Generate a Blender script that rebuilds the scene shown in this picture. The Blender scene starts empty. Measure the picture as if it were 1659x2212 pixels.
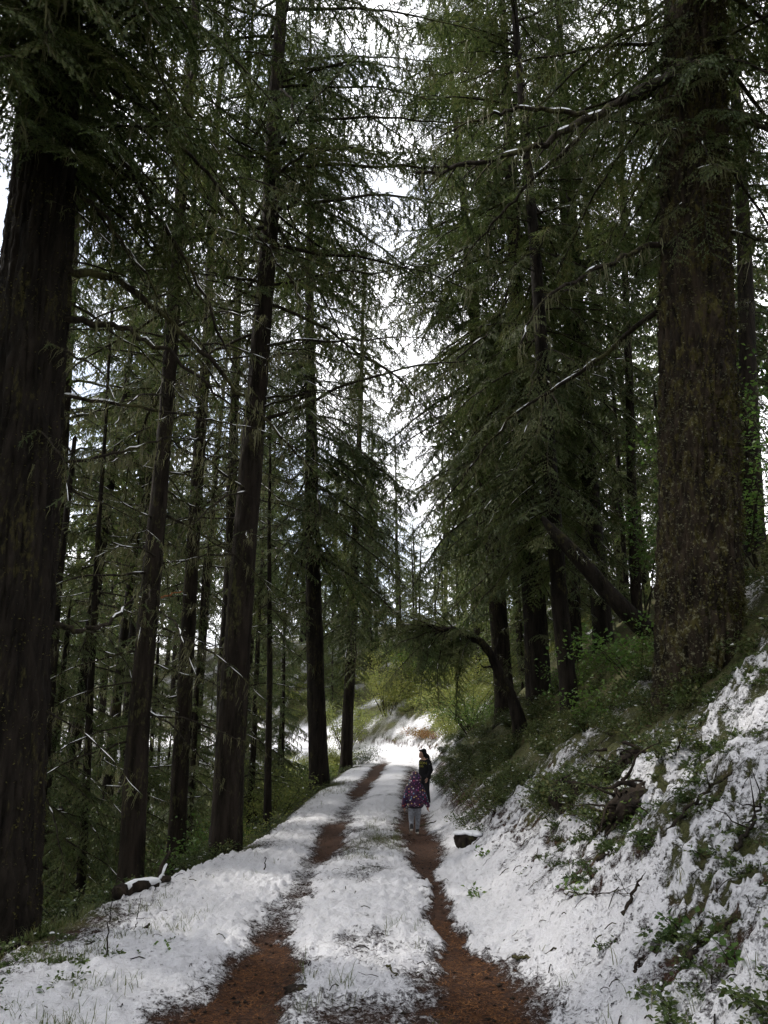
import bpy, bmesh, math, random
import numpy as np
from mathutils import Vector, Matrix, Euler
from mathutils.bvhtree import BVHTree

# ------------------------------------------------------------------ camera, sky, sun, exposure
sc = bpy.context.scene
C = sc.collection
R = math.radians
cd = bpy.data.cameras.new('camera'); cam = bpy.data.objects.new('camera', cd); C.objects.link(cam)
cam.location = (0, 0, 1.6); cam.rotation_euler = (R(90 + 16.5), 0, 0)
cd.sensor_width = 36; cd.lens = 36 * 1703 / 2212; cd.clip_end = 3000; cd.clip_start = 0.05
sc.camera = cam

SUN_EL, SUN_AZ = R(47), R(-62)          # azimuth measured from +Y towards +X
w = bpy.data.worlds.new('World'); sc.world = w; w.use_nodes = True
nt = w.node_tree; nt.nodes.clear()
sky = nt.nodes.new('ShaderNodeTexSky'); sky.sky_type = 'NISHITA'; sky.sun_disc = False
sky.sun_elevation = SUN_EL; sky.sun_rotation = SUN_AZ
tc = nt.nodes.new('ShaderNodeTexCoord')
mp = nt.nodes.new('ShaderNodeMapping'); mp.inputs['Scale'].default_value = (1, 1, 2.2); mp.inputs['Location'].default_value = (0.35, 0.1, 0.2)
cn = nt.nodes.new('ShaderNodeTexNoise'); cn.inputs['Scale'].default_value = 2.6; cn.inputs['Detail'].default_value = 7; cn.inputs['Roughness'].default_value = 0.58
cr = nt.nodes.new('ShaderNodeValToRGB'); cr.color_ramp.elements[0].position = 0.41; cr.color_ramp.elements[0].color = (.3, .3, .3, 1); cr.color_ramp.elements[1].position = 0.53
cm = nt.nodes.new('ShaderNodeMixRGB'); cm.inputs[2].default_value = (14.5, 14.5, 14.9, 1)
bg = nt.nodes.new('ShaderNodeBackground'); bg.inputs['Strength'].default_value = 0.13
wo = nt.nodes.new('ShaderNodeOutputWorld')
nt.links.new(tc.outputs['Generated'], mp.inputs['Vector']); nt.links.new(mp.outputs['Vector'], cn.inputs['Vector'])
nt.links.new(cn.outputs['Fac'], cr.inputs['Fac']); nt.links.new(cr.outputs['Color'], cm.inputs[0])
nt.links.new(sky.outputs['Color'], cm.inputs[1]); nt.links.new(cm.outputs['Color'], bg.inputs['Color']); nt.links.new(bg.outputs['Background'], wo.inputs['Surface'])

sl = bpy.data.lights.new('sun', 'SUN'); sl.energy = 4.0; sl.angle = R(5); sl.color = (1.0, 0.95, 0.86)
so = bpy.data.objects.new('sun', sl); C.objects.link(so)
sd = Vector((math.sin(SUN_AZ) * math.cos(SUN_EL), math.cos(SUN_AZ) * math.cos(SUN_EL), math.sin(SUN_EL)))
so.rotation_euler = sd.to_track_quat('Z', 'Y').to_euler(); so.location = sd * 60

sc.view_settings.view_transform = 'Standard'; sc.view_settings.look = 'None'; sc.view_settings.gamma = 1
sc.view_settings.use_curve_mapping = False
sc.view_settings.exposure = 0.4
sc.render.engine = 'CYCLES'
cy = sc.cycles
cy.use_adaptive_sampling = True; cy.adaptive_threshold = .03; cy.adaptive_min_samples = 32; cy.time_limit = 1000
cy.max_bounces = 4; cy.diffuse_bounces = 3; cy.glossy_bounces = 2; cy.transmission_bounces = 4; cy.transparent_max_bounces = 4
cy.use_denoising = True; cy.caustics_reflective = False; cy.caustics_refractive = False

# ------------------------------------------------------------------ helpers
def lerp(a, b, t): return a + (b - a) * t
def sstep(a, b, x):
    t = np.clip((np.asarray(x, float) - a) / (b - a), 0, 1); return t * t * (3 - 2 * t)
_perm = np.random.RandomState(7).permutation(4096)
_gr = np.random.RandomState(8).uniform(0, 2 * np.pi, 4096)
def gnoise(x, y, seed=0):
    x = np.asarray(x, float) + seed * 17.31; y = np.asarray(y, float) - seed * 9.77
    xi = np.floor(x).astype(int); yi = np.floor(y).astype(int); xf = x - xi; yf = y - yi
    def g(i, j, dx, dy):
        a = _gr[_perm[(_perm[i & 4095] + j) & 4095]]; return np.cos(a) * dx + np.sin(a) * dy
    u = xf * xf * xf * (xf * (xf * 6 - 15) + 10); v = yf * yf * yf * (yf * (yf * 6 - 15) + 10)
    return 1.5 * lerp(lerp(g(xi, yi, xf, yf), g(xi + 1, yi, xf - 1, yf), u), lerp(g(xi, yi + 1, xf, yf - 1), g(xi + 1, yi + 1, xf - 1, yf - 1), u), v)
def fbm(x, y, o=4, seed=0, gain=.5):
    s = 0; a = 1; f = 1
    for k in range(o): s = s + a * gnoise(np.asarray(x) * f, np.asarray(y) * f, seed + k * 3); a *= gain; f *= 2.03
    return s

class Acc:
    """collects triangles with a material index per face"""
    def __init__(self): self.V = []; self.F = []; self.M = []; self.n = 0
    def add(self, V, F, m=0):
        V = np.asarray(V, np.float32).reshape(-1, 3); F = np.asarray(F, np.int64).reshape(-1, 3)
        if not len(F): return
        self.V.append(V); self.F.append(F + self.n); self.M.append(np.full(len(F), m, np.int32)); self.n += len(V)
    def arrays(self): return np.concatenate(self.V), np.concatenate(self.F), np.concatenate(self.M)
    def add_mesh(self, arr, M4, matmap=None):
        V, F, M = arr; M4 = np.array(M4)
        self.V.append((V @ M4[:3, :3].T + M4[:3, 3]).astype(np.float32)); self.F.append(F + self.n)
        self.M.append(M); self.n += len(V)
    def mesh(self, name, mats, smooth=False):
        V, F, M = self.arrays(); return mesh_of(name, V, F, M, mats, smooth)
def mesh_of(name, V, F, M, mats, smooth=False):
    me = bpy.data.meshes.new(name)
    k = F.shape[1]
    me.vertices.add(len(V)); me.vertices.foreach_set('co', np.ascontiguousarray(V, np.float32).ravel())
    me.loops.add(F.size); me.loops.foreach_set('vertex_index', np.ascontiguousarray(F, np.int32).ravel())
    me.polygons.add(len(F)); me.polygons.foreach_set('loop_start', np.arange(0, F.size, k, dtype=np.int32))
    me.update(calc_edges=True)
    if M is not None: me.polygons.foreach_set('material_index', np.ascontiguousarray(M, np.int32))
    if smooth: me.polygons.foreach_set('use_smooth', np.ones(len(F), bool))
    for m in mats: me.materials.append(m)
    me.update(); return me
def link(name, data, parent=None, loc=None, rot=None, scale=None):
    o = bpy.data.objects.new(name, data); C.objects.link(o)
    if parent is not None: o.parent = parent
    if loc is not None: o.location = loc
    if rot is not None: o.rotation_euler = rot
    if scale is not None: o.scale = (scale,) * 3 if isinstance(scale, (int, float)) else scale
    return o
def tag(o, label, cat, group=None, kind=None):
    if label: o['label'] = label
    if cat: o['category'] = cat
    if group: o['group'] = group
    if kind: o['kind'] = kind
    return o
def tube_arrays(P, r, k=5, cap=False, jit=None):
    P = np.asarray(P, float); n = len(P); r = np.broadcast_to(np.asarray(r, float), (n,))
    T = np.gradient(P, axis=0); T /= np.linalg.norm(T, axis=1, keepdims=True) + 1e-9
    ref = np.array([0, 0, 1.]) if abs(T[0][2]) < .8 else np.array([1., 0, 0])
    A = np.cross(T, ref); A /= np.linalg.norm(A, axis=1, keepdims=True) + 1e-9; B = np.cross(T, A)
    th = np.arange(k) * 2 * np.pi / k
    rr = r[:, None] * (1 if jit is None else jit)
    V = P[:, None] + rr[..., None] * (np.cos(th)[None, :, None] * A[:, None] + np.sin(th)[None, :, None] * B[:, None])
    V = V.reshape(-1, 3); i = np.arange(n - 1)[:, None] * k; j = np.arange(k)[None]; j2 = (j + 1) % k
    a, b, c, d = i + j, i + j2, i + k + j2, i + k + j
    F = np.concatenate([np.stack([a, b, c], -1).reshape(-1, 3), np.stack([a, c, d], -1).reshape(-1, 3)])
    if cap:
        V = np.vstack([V, P[0], P[-1]]); c0, c1 = len(V) - 2, len(V) - 1; jj = np.arange(k); kk = (jj + 1) % k
        F = np.vstack([F, np.stack([kk, jj, np.full(k, c0)], -1), np.stack([(n - 1) * k + jj, (n - 1) * k + kk, np.full(k, c1)], -1)])
    return V, F

# ------------------------------------------------------------------ materials
def newmat(name):
    m = bpy.data.materials.new(name); m.use_nodes = True; t = m.node_tree; t.nodes.clear()
    o = t.nodes.new('ShaderNodeOutputMaterial'); return m, t, o
def nd(t, kind, **kw):
    n = t.nodes.new('ShaderNode' + kind)
    for k, v in kw.items():
        if k.startswith('i_'): n.inputs[k[2:].replace('_', ' ')].default_value = v
        else: setattr(n, k, v)
    return n
def ramp(t, src, stops):
    n = t.nodes.new('ShaderNodeValToRGB'); e = n.color_ramp.elements
    while len(e) < len(stops): e.new(0.5)
    for q, (p, c) in zip(e, stops): q.position = p; q.color = (*c, 1) if len(c) == 3 else c
    t.links.new(src, n.inputs['Fac']); return n.outputs['Color']
def mixc(t, f, a, b):
    n = t.nodes.new('ShaderNodeMixRGB'); L = t.links
    for s, i in ((f, 0), (a, 1), (b, 2)):
        if hasattr(s, 'is_linked'): L.new(s, n.inputs[i])
        else: n.inputs[i].default_value = s if i == 0 else (*s, 1)
    return n.outputs[0]
def noise(t, vec, scale, detail=4, rough=.55, sc3=None):
    if sc3 is not None:
        m = nd(t, 'Mapping'); m.inputs['Scale'].default_value = sc3; t.links.new(vec, m.inputs['Vector']); vec = m.outputs['Vector']
    n = nd(t, 'TexNoise'); n.inputs['Scale'].default_value = scale; n.inputs['Detail'].default_value = detail; n.inputs['Roughness'].default_value = rough
    t.links.new(vec, n.inputs['Vector']); return n.outputs['Fac']
def math_n(t, op, a, b=None):
    n = nd(t, 'Math', operation=op)
    for i, s in enumerate((a, b)):
        if s is None: continue
        if hasattr(s, 'is_linked'): t.links.new(s, n.inputs[i])
        else: n.inputs[i].default_value = s
    return n.outputs[0]
def finish(t, o, col, rough=.8, bump=None, bstr=.5, bdist=.02, spec=.3):
    b = nd(t, 'BsdfPrincipled'); b.inputs['Specular IOR Level'].default_value = spec
    if hasattr(col, 'is_linked'): t.links.new(col, b.inputs['Base Color'])
    else: b.inputs['Base Color'].default_value = (*col, 1)
    if hasattr(rough, 'is_linked'): t.links.new(rough, b.inputs['Roughness'])
    else: b.inputs['Roughness'].default_value = rough
    if bump is not None:
        n = nd(t, 'Bump'); n.inputs['Strength'].default_value = bstr; n.inputs['Distance'].default_value = bdist
        t.links.new(bump, n.inputs['Height']); t.links.new(n.outputs['Normal'], b.inputs['Normal'])
    t.links.new(b.outputs['BSDF'], o.inputs['Surface']); return b

def bark_mat(name, dark, light, moss, moss_amt, lichen_amt=.0, lichen=(.22, .22, .15), ms=2.2, low=False):
    m, t, o = newmat(name); v = nd(t, 'TexCoord').outputs['Object']
    f1 = noise(t, v, 9, 6, .62, (1, 1, .16)); f2 = noise(t, v, ms, 5, .65, (1, 1, .5)); f3 = noise(t, v, 26, 4, .6, (1, 1, .4)); f4 = noise(t, v, 20 if low else 45, 5, .7)
    c = ramp(t, f1, [(.36, dark), (.62, light)])
    mk = math_n(t, 'ADD', math_n(t, 'MULTIPLY', f2, .62), math_n(t, 'MULTIPLY', f3, .38))
    c = mixc(t, ramp(t, mk, [(.60 - moss_amt * .2, (0, 0, 0)), (.66 - moss_amt * .16, (1, 1, 1))]), c, moss)
    if lichen_amt:
        lk = math_n(t, 'ADD', math_n(t, 'MULTIPLY', f4, .75), math_n(t, 'MULTIPLY', f2, .25))
        if low:
            sz = nd(t, 'SeparateXYZ'); t.links.new(v, sz.inputs[0]); lk = math_n(t, 'ADD', lk, math_n(t, 'MULTIPLY', math_n(t, 'SUBTRACT', 3.4, sz.outputs[2]), .012))
        c = mixc(t, ramp(t, lk, [(.66 - lichen_amt * .15, (0, 0, 0)), (.70 - lichen_amt * .13, (1, 1, 1))]), c, lichen)
    h = math_n(t, 'ADD', f1, math_n(t, 'MULTIPLY', f3, .5))
    finish(t, o, c, .92, h, .9, .035, .15); return m
BARK = bark_mat('bark', (.006, .0045, .003), (.028, .021, .016), (.055, .054, .020), .30, .25, (.12, .12, .075))
BARK_DARK = bark_mat('bark_dark', (.005, .004, .003), (.023, .018, .014), (.048, .043, .016), .24, .2, (.10, .10, .06))
BARK_MOSSY = bark_mat('bark_mossy', (.008, .006, .004), (.036, .026, .017), (.058, .050, .014), .45, .62, (.15, .145, .092), 5.5, True)
TWIG = bark_mat('twig_bark', (.010, .008, .006), (.034, .027, .020), (.066, .064, .026), .42)
CHAR = bark_mat('rotten_wood', (.008, .006, .005), (.04, .03, .022), (.05, .055, .018), .15)
REDWOOD = bark_mat('broken_wood', (.16, .05, .02), (.34, .13, .05), (.2, .12, .05), .1)

def leaf_mat(name, cols, trans=.35, rough=.55, nscale=1.3):
    m, t, o = newmat(name)
    oi = nd(t, 'ObjectInfo').outputs['Random']; g = nd(t, 'NewGeometry'); v = g.outputs['Position']
    ri = g.outputs['Random Per Island']
    f = math_n(t, 'ADD', math_n(t, 'MULTIPLY', noise(t, v, nscale, 3), .55), math_n(t, 'ADD', math_n(t, 'MULTIPLY', oi, .16), math_n(t, 'MULTIPLY', ri, .29)))
    c = ramp(t, f, [(.28 + .44 * i / (len(cols) - 1), k) for i, k in enumerate(cols)])
    b = nd(t, 'BsdfPrincipled'); b.inputs['Roughness'].default_value = rough; b.inputs['Specular IOR Level'].default_value = .3
    tr = nd(t, 'BsdfTranslucent'); mx = nd(t, 'MixShader'); mx.inputs[0].default_value = trans
    t.links.new(c, b.inputs['Base Color']); t.links.new(c, tr.inputs['Color'])
    t.links.new(b.outputs[0], mx.inputs[1]); t.links.new(tr.outputs[0], mx.inputs[2]); t.links.new(mx.outputs[0], o.inputs['Surface']); return m
NEEDLE = leaf_mat('needles', [(.034, .052, .019), (.066, .096, .031), (.108, .138, .042), (.14, .13, .055)], .45)
NEEDLE_G = leaf_mat('needles_fresh', [(.035, .060, .020), (.070, .110, .032), (.120, .155, .045)])
LICHEN = leaf_mat('hanging_lichen', [(.085, .088, .042), (.13, .13, .062), (.17, .165, .085)], .4)
SALAL = leaf_mat('shrub_leaves', [(.026, .045, .016), (.052, .080, .024), (.090, .115, .034), (.13, .115, .04)], .3, .42, 2.5)
MAPLE = leaf_mat('maple_leaves', [(.05, .10, .025), (.095, .17, .035), (.16, .23, .05)], .45, .5, 2)
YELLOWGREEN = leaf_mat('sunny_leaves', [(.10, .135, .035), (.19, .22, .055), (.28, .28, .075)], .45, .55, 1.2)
RUST = leaf_mat('rusty_leaves', [(.12, .055, .02), (.21, .10, .03), (.18, .15, .04)], .35, .6, 2)
GRASS = leaf_mat('grass_blades', [(.06, .09, .025), (.11, .14, .045), (.20, .18, .085)], .4, .5, 3)
MOSS = leaf_mat('moss_tufts', [(.035, .034, .009), (.070, .066, .016), (.11, .10, .026)], .25, .8, 3)

m, t, o = newmat('clump_snow'); v = nd(t, 'NewGeometry').outputs['Position']
finish(t, o, (.84, .85, .88), .6, noise(t, v, 40, 3), .4, .01, .3); SNOW = m

def ground_mat():
    m, t, o = newmat('snowy_ground'); v = nd(t, 'NewGeometry').outputs['Position']
    a = nd(t, 'Attribute', attribute_name='snow').outputs['Fac']; gm = nd(t, 'Attribute', attribute_name='moss').outputs['Fac']
    n1 = noise(t, v, 26, 5, .65); n2 = noise(t, v, 80, 4, .65); n3 = noise(t, v, 4, 4)
    br = math_n(t, 'ADD', math_n(t, 'MULTIPLY', n1, .55), math_n(t, 'MULTIPLY', n2, .45))
    k = math_n(t, 'ADD', a, math_n(t, 'MULTIPLY', math_n(t, 'SUBTRACT', br, .5), 2.4))
    k = ramp(t, k, [(.36, (0, 0, 0)), (.62, (1, 1, 1))])
    sp = noise(t, v, 150, 2, .5); n5 = noise(t, v, 7, 4, .6)
    soil = ramp(t, br, [(.36, (.010, .005, .003)), (.47, (.036, .016, .009)), (.57, (.082, .036, .018)), (.68, (.20, .10, .048))])
    green = ramp(t, br, [(.36, (.022, .022, .008)), (.52, (.06, .065, .020)), (.68, (.11, .10, .03))])
    gr = ramp(t, math_n(t, 'ADD', gm, math_n(t, 'MULTIPLY', math_n(t, 'SUBTRACT', n3, .5), .9)), [(.4, (0, 0, 0)), (.6, (1, 1, 1))])
    bare = mixc(t, gr, soil, green)
    sn = ramp(t, n1, [(.3, (.73, .725, .77)), (.7, (.82, .82, .85))])
    sn = mixc(t, ramp(t, n5, [(.35, (0, 0, 0)), (.75, (.55, .55, .55))]), sn, (.66, .655, .69))
    sn = mixc(t, ramp(t, sp, [(.66, (0, 0, 0)), (.74, (.75, .75, .75))]), sn, (.10, .07, .045))
    c = mixc(t, k, bare, sn)
    h = math_n(t, 'ADD', math_n(t, 'MULTIPLY', n1, .6), math_n(t, 'ADD', math_n(t, 'MULTIPLY', n2, .3), math_n(t, 'MULTIPLY', k, .5)))
    finish(t, o, c, math_n(t, 'SUBTRACT', .92, math_n(t, 'MULTIPLY', k, .3)), h, 1.0, .05, .3); return m
GROUND = ground_mat()

# ------------------------------------------------------------------ terrain
def road_c(y):
    y = np.asarray(y, float); b = np.clip(y - 44, 0, None)
    return -0.17 + .95 * sstep(18, 44, y) - np.where(b < 16, .042 * b * b, .042 * 256 + 1.344 * (b - 16))
def road_slope(y):
    y = np.asarray(y, float); return (road_c(y + .05) - road_c(y - .05)) / .1
def road_z(y):
    y = np.asarray(y, float); b = np.clip(y - 18, 0, 40); return np.where(b < 6, .04 / 12 * b * b, .12 + .04 * (b - 6))
def uof(x, y): return (x - road_c(y)) / np.sqrt(1 + road_slope(y) ** 2)
def edge_l(y): return np.interp(y, [0, 6.5, 9.5, 13, 16, 30, 60], [3.5, 3.22, 2.72, 2.3, 1.95, 2.1, 2.2])
def soft(x, k=.25): return np.where(x > 4 * k, x, k * np.log1p(np.exp(np.clip(x / k, -30, 30))))
def base_h(x, y):
    u = uof(x, y); z = road_z(y)
    r = soft(u - 1.28, .10); z = z + np.where(r < 5, .84 * r, np.where(r < 14, 4.2 + .58 * (r - 5), 9.42 + .22 * (r - 14)))
    l = soft(-u - edge_l(y), .16); z = z - np.where(l < 25, .62 * l, 15.5 + .3 * np.clip(l - 25, 0, 60))
    z = z - .05 * np.exp(-((np.abs(u) - .82) / .30) ** 2) * sstep(70, 40, y) + .02 * np.exp(-(u / .4) ** 2)
    return z
def lumps(x, y):
    u = uof(x, y); off = np.clip(soft(u - 1.3, .2) + soft(-u - edge_l(y), .2), 0, 1.2)
    return off * (.16 * fbm(x * .8, y * .8, 3, 1) + .03 * fbm(x * 3, y * 3, 2, 5)) + .012 * fbm(x * 1.3, y * 1.3, 2, 9)
def ground_h(x, y): return base_h(x, y) + lumps(x, y)
def gz(x, y): return float(ground_h(np.float64(x), np.float64(y)))
TREEBASE = []   # filled below, used to keep snow off the foot of trunks
def snow_mask(x, y):
    u = uof(x, y); d = np.hypot(x, y)
    n = fbm(x * 1.7, y * 1.7, 4, 21); nf = fbm(x * 6, y * 5, 3, 31); s = .95 + .12 * n + .10 * nf
    # wheel ruts, bare and snowed by turns
    wob = .10 * gnoise(y * .45, y * 0 + 3, 2)
    cl = np.interp(y, [4, 6.5, 7.4, 8.4, 12, 13.3, 17.5, 19, 24, 26, 38, 42, 60], [1.2, 1.1, .85, .46, .40, .85, .95, .42, .38, .95, .9, .35, .3])
    ua = u + .09 * fbm(x * 3.1, y * 2.2, 3, 81) + .05 * fbm(x * 11, y * 8, 2, 84)
    cr_ = np.interp(y, [4, 6.6, 8, 11, 12.5, 19, 21, 26, 36, 40], [1.2, 1.1, .84, .80, 1.0, 1.05, .5, .62, .5, .2])
    wl = np.interp(y, [4, 5.6, 6.6, 7.5, 9, 13, 17, 26, 40], [.42, .36, .30, .18, .18, .27, .27, .3, .3])
    wr = np.interp(y, [4, 5.5, 6.6, 7.4, 9, 11, 13, 19, 40], [.44, .38, .26, .15, .10, .10, .30, .34, .3])
    s = s - 1.05 * cl * np.exp(-(np.abs(ua + .82 + wob) / wl) ** 2.0) - 1.05 * cr_ * np.exp(-(np.abs(ua - .76 + wob) / wr) ** 2.0)
    s = s - .30 * np.exp(-(u / .5) ** 2) * sstep(.0, .5, fbm(x * .9, y * .5, 3, 44)) - .5 * np.exp(-(u / .35) ** 2 - ((y - 5.3) / .5) ** 2)
    s = s - .42 * np.exp(-(u / .4) ** 2) * np.exp(-((y - 15) / 3.0) ** 2)
    # bank to the right: patchy, barer uphill and around trees
    bk = sstep(1.35, 2.05, u); pn = fbm(x * 1.9, y * 1.5, 4, 61) * .85
    s = s - .05 - .07 * sstep(-1.5, -.5, -u - edge_l(y)) - bk * (.13 + .10 * sstep(.0, .42, pn) + .62 * sstep(.0, .40, fbm(x * 7.5, y * 6.0, 4, 62)) * sstep(-.45, .25, fbm(x * .9, y * .8, 2, 63)) + .30 * sstep(.15, .5, fbm(x * 2.2, y * 1.8, 3, 64))) - .22 * sstep(.8, 1.6, u) * sstep(.15, .5, nf + .4 * n) - .40 * sstep(2.2, 3.4, u) * sstep(11, 15, y) * sstep(44, 36, y) - .35 * sstep(5, 9, u)
    s = s - .28 * sstep(1.25, 1.8, u) * sstep(12.5, 15, y) * sstep(36, 30, y) * (1 + fbm(x * 1.2, y * .8, 2, 95)) - .30 * sstep(-1.9, -2.8, u) * sstep(8.5, 6, y) * sstep(-.1, .4, nf + n)
    # downhill side to the left
    lf = -u - edge_l(y); s = s - .82 * sstep(-.1, .6, lf) + .30 * sstep(.0, .5, fbm(x * .8, y * .8, 3, 71)) * sstep(.6, 1.5, lf)
    s = s - .30 * sstep(-1.0, -.2, lf) * sstep(.05, .4, nf + .5 * n)
    s = lerp(s, .56 + .55 * fbm(x * .45, y * .45, 3, 91), sstep(36, 46, y) * sstep(1.6, 2.6, np.abs(u)))
    s = s - .26 * sstep(46, 52, y) * sstep(2.2, 4.5, u) - .3 * sstep(30, 40, y) * sstep(.5, 3, lf)
    for (tx, ty, tr) in TREEBASE:
        dd = np.hypot(x - tx, y - ty); s = s - .9 * np.exp(-(dd / (tr * 2.0 + .12)) ** 2)
    return np.clip(s, -.3, 1.15)
def moss_mask(x, y):
    u = uof(x, y); return np.clip(.15 + .5 * sstep(1.5, 2.4, u) + .85 * sstep(-.4, .3, -u - edge_l(y)) + .5 * np.exp(-(u / .4) ** 2) * sstep(9, 12, y) + .3 * sstep(-1.4, -.4, -u - edge_l(y)), 0, 1)

# ------------------------------------------------------------------ conifer boughs
def rot_about(v, axis, a):
    axis = axis / (np.linalg.norm(axis) + 1e-9)
    return v * math.cos(a) + np.cross(axis, v) * math.sin(a) + axis * np.dot(axis, v) * (1 - math.cos(a))
def bough(seed, P, r0, l2, sp2, sp3=.075, l3=.15, fol=1.0, hang=.5, lich=.2, snow=.2, J=20, t0=.12, lo=False, nw=.0068, nl=.029):
    """a limb along polyline P with side shoots, needle sprays, lichen and bits of snow; slots: twig, needle, lichen, snow"""
    rg = np.random.RandomState(seed); A = Acc(); P = np.asarray(P, float); n = len(P)
    seg = np.r_[0, np.cumsum(np.linalg.norm(np.diff(P, axis=0), axis=1))]; L = seg[-1]
    rad = r0 * (1 - .86 * (seg / L)) + .002
    A.add(*tube_arrays(P, rad, 3 if lo else 6), 0)
    def at(s): return np.array([np.interp(s, seg, P[:, i]) for i in range(3)])
    tw_a = []; tw_b = []; hang_pts = []
    s = L * t0; side = 1
    while s < L * .985:
        t = s / L; p = at(s); d = at(min(s + .05, L)) - at(max(s - .05, 0)); d /= np.linalg.norm(d) + 1e-9
        lat = np.cross(d, [0, 0, 1]); lat /= np.linalg.norm(lat) + 1e-9
        ang = R(rg.uniform(42, 72)); v = d * math.cos(ang) + side * lat * math.sin(ang) + np.array([0, 0, rg.uniform(-.25, .22)])
        v /= np.linalg.norm(v)
        ln = l2 * (.35 + .65 * math.sin(math.pi * min(1, .22 + .78 * (1 - t)) * .62)) * rg.uniform(.55, 1.15) * (1 - .35 * t)
        m = max(3, int(ln / .14)); q = [p]
        for k in range(m):
            v = v + np.array([0, 0, -hang * .16 * (k + 1) / m * 2]) + rg.normal(0, .05, 3); v /= np.linalg.norm(v); q.append(q[-1] + v * ln / m)
        q = np.array(q)
        A.add(*tube_arrays(q, np.linspace(max(.003, rad.mean() * .28), .0015, len(q)), 3), 0)
        if rg.rand() < lich: hang_pts.append(q[rg.randint(1, len(q))])
        if rg.rand() < fol:
            qs = np.r_[0, np.cumsum(np.linalg.norm(np.diff(q, axis=0), axis=1))]; e = rg.uniform(.02, .06); sd = 1
            lq = qs[-1]
            while e < lq:
                a = np.array([np.interp(e, qs, q[:, i]) for i in range(3)]); dv = q[-1] - q[0]; dv = dv / (np.linalg.norm(dv) + 1e-9)
                la = np.cross(dv, [0, 0, 1]); la /= np.linalg.norm(la) + 1e-9
                w_ = dv * .75 + sd * la * .75 + np.array([0, 0, -hang * rg.uniform(.1, .9)]) + rg.normal(0, .14, 3); w_ /= np.linalg.norm(w_)
                tw_a.append(a); tw_b.append(a + w_ * l3 * rg.uniform(.6, 1.25) * (1 - .35 * e / lq)); sd = -sd; e += sp3 * rg.uniform(.7, 1.3)
            for k in range(len(q) - 1): tw_a.append(q[k]); tw_b.append(q[k + 1])
        side = -side; s += sp2 * rg.uniform(.6, 1.4)
    if len(tw_a):
        a = np.array(tw_a); b = np.array(tw_b); d = b - a; ll = np.linalg.norm(d, axis=1, keepdims=True) + 1e-9; d = d / ll
        sx = np.cross(d, [0, 0, 1.]) + 1e-4; sx /= np.linalg.norm(sx, axis=1, keepdims=True); up = np.cross(sx, d); N = len(a)
        if lo:
            ro = rg.normal(0, .75, (N, 1))
            for ax, wd in ((sx * np.cos(ro) + up * np.sin(ro), .037),):
                mid = a + d * ll * .45
                V = np.stack([a, mid + ax * wd, b + d * .02, mid - ax * wd], 1).reshape(-1, 3); i = np.arange(N)[:, None] * 4
                A.add(V, np.concatenate([i + [0, 1, 2], i + [0, 2, 3]]), 1)
        else:
            V = np.stack([a - sx * .0015, a + sx * .0015, b], 1).reshape(-1, 3); A.add(V, np.arange(3 * N).reshape(-1, 3), 0)
            mid = a + d * ll * .5; V = np.stack([a, mid + sx * .011, b + d * .014, mid - sx * .011], 1).reshape(-1, 3); i = np.arange(N)[:, None] * 4; A.add(V, np.concatenate([i + [0, 1, 2], i + [0, 2, 3]]), 1)
            jj = (np.arange(J) + .5) / J
            base = a[:, None] + (d * ll)[:, None] * jj[None, :, None]
            sg = np.where(np.arange(J) % 2, 1., -1.)[None, :, None]
            nd_ = d[:, None] * .62 + sx[:, None] * sg * .78 + up[:, None] * rg.uniform(-.35, .5, (N, J, 1)) + rg.normal(0, .1, (N, J, 3))
            nd_ /= np.linalg.norm(nd_, axis=2, keepdims=True); tip = base + nd_ * nl * rg.uniform(.75, 1.2, (N, J, 1)); o_ = d[:, None] * nw
            V = np.stack([base - o_, base + o_, tip], 2).reshape(-1, 3); A.add(V, np.arange(len(V)).reshape(-1, 3), 1)
    # lichen: wavy hanging strips
    for k in range(int(lich * L * 7)): hang_pts.append(at(rg.uniform(.1, 1) * L))
    for p in hang_pts:
        for z in range(rg.randint(2, 5)):
            ln = rg.uniform(.06, .34) * (1.4 if rg.rand() < .15 else 1); w_ = rg.uniform(.003, .009) * (1.8 if lo else 1); az = rg.uniform(0, 6.28); c = np.array([math.cos(az), math.sin(az), 0]) * w_
            q = p + rg.normal(0, .025, 3) * [1, 1, .2]; k = 4; pts = [q + np.array([0, 0, -ln * i / k]) + rg.normal(0, .012, 3) * (i > 0) for i in range(k + 1)]
            ww = [1, 1.1, .9, .6, .12]; V = np.array([pt + sg * c * ww[i] for i, pt in enumerate(pts) for sg in (-1, 1)])
            F = [(2 * i, 2 * i + 1, 2 * i + 3) for i in range(k)] + [(2 * i, 2 * i + 3, 2 * i + 2) for i in range(k)]; A.add(V, F, 2)
    # snow lying on the limb
    s = rg.uniform(0, .5)
    while s < L * .95:
        if rg.rand() < snow:
            e = min(L, s + rg.uniform(.12, .5)); ss = np.linspace(s, e, 5); Q = np.array([at(z) for z in ss]); rr = np.interp(ss, seg, rad)
            Q[:, 2] += rr * .75 + .002; A.add(*tube_arrays(Q, np.maximum(rr * .8, .006) * np.array([.2, .9, 1, .8, .2]), 5), 3)
        s += rg.uniform(.25, .7)
    return A.arrays()
def axis_line(rg, L, rise, droop, wig=.06, n=14):
    t = np.linspace(0, 1, n); P = np.zeros((n, 3)); P[:, 0] = L * t; P[:, 2] = L * (rise * t - droop * t * t)
    w_ = np.cumsum(rg.normal(0, wig * L / n * 1.6, (n, 2)), axis=0); w_ -= w_[0]; P[:, 1] += w_[:, 0]; P[:, 2] += w_[:, 1] * .7; return P
SLOTS = [TWIG, NEEDLE, LICHEN, SNOW]; SLOTS_G = [TWIG, NEEDLE_G, LICHEN, SNOW]
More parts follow.
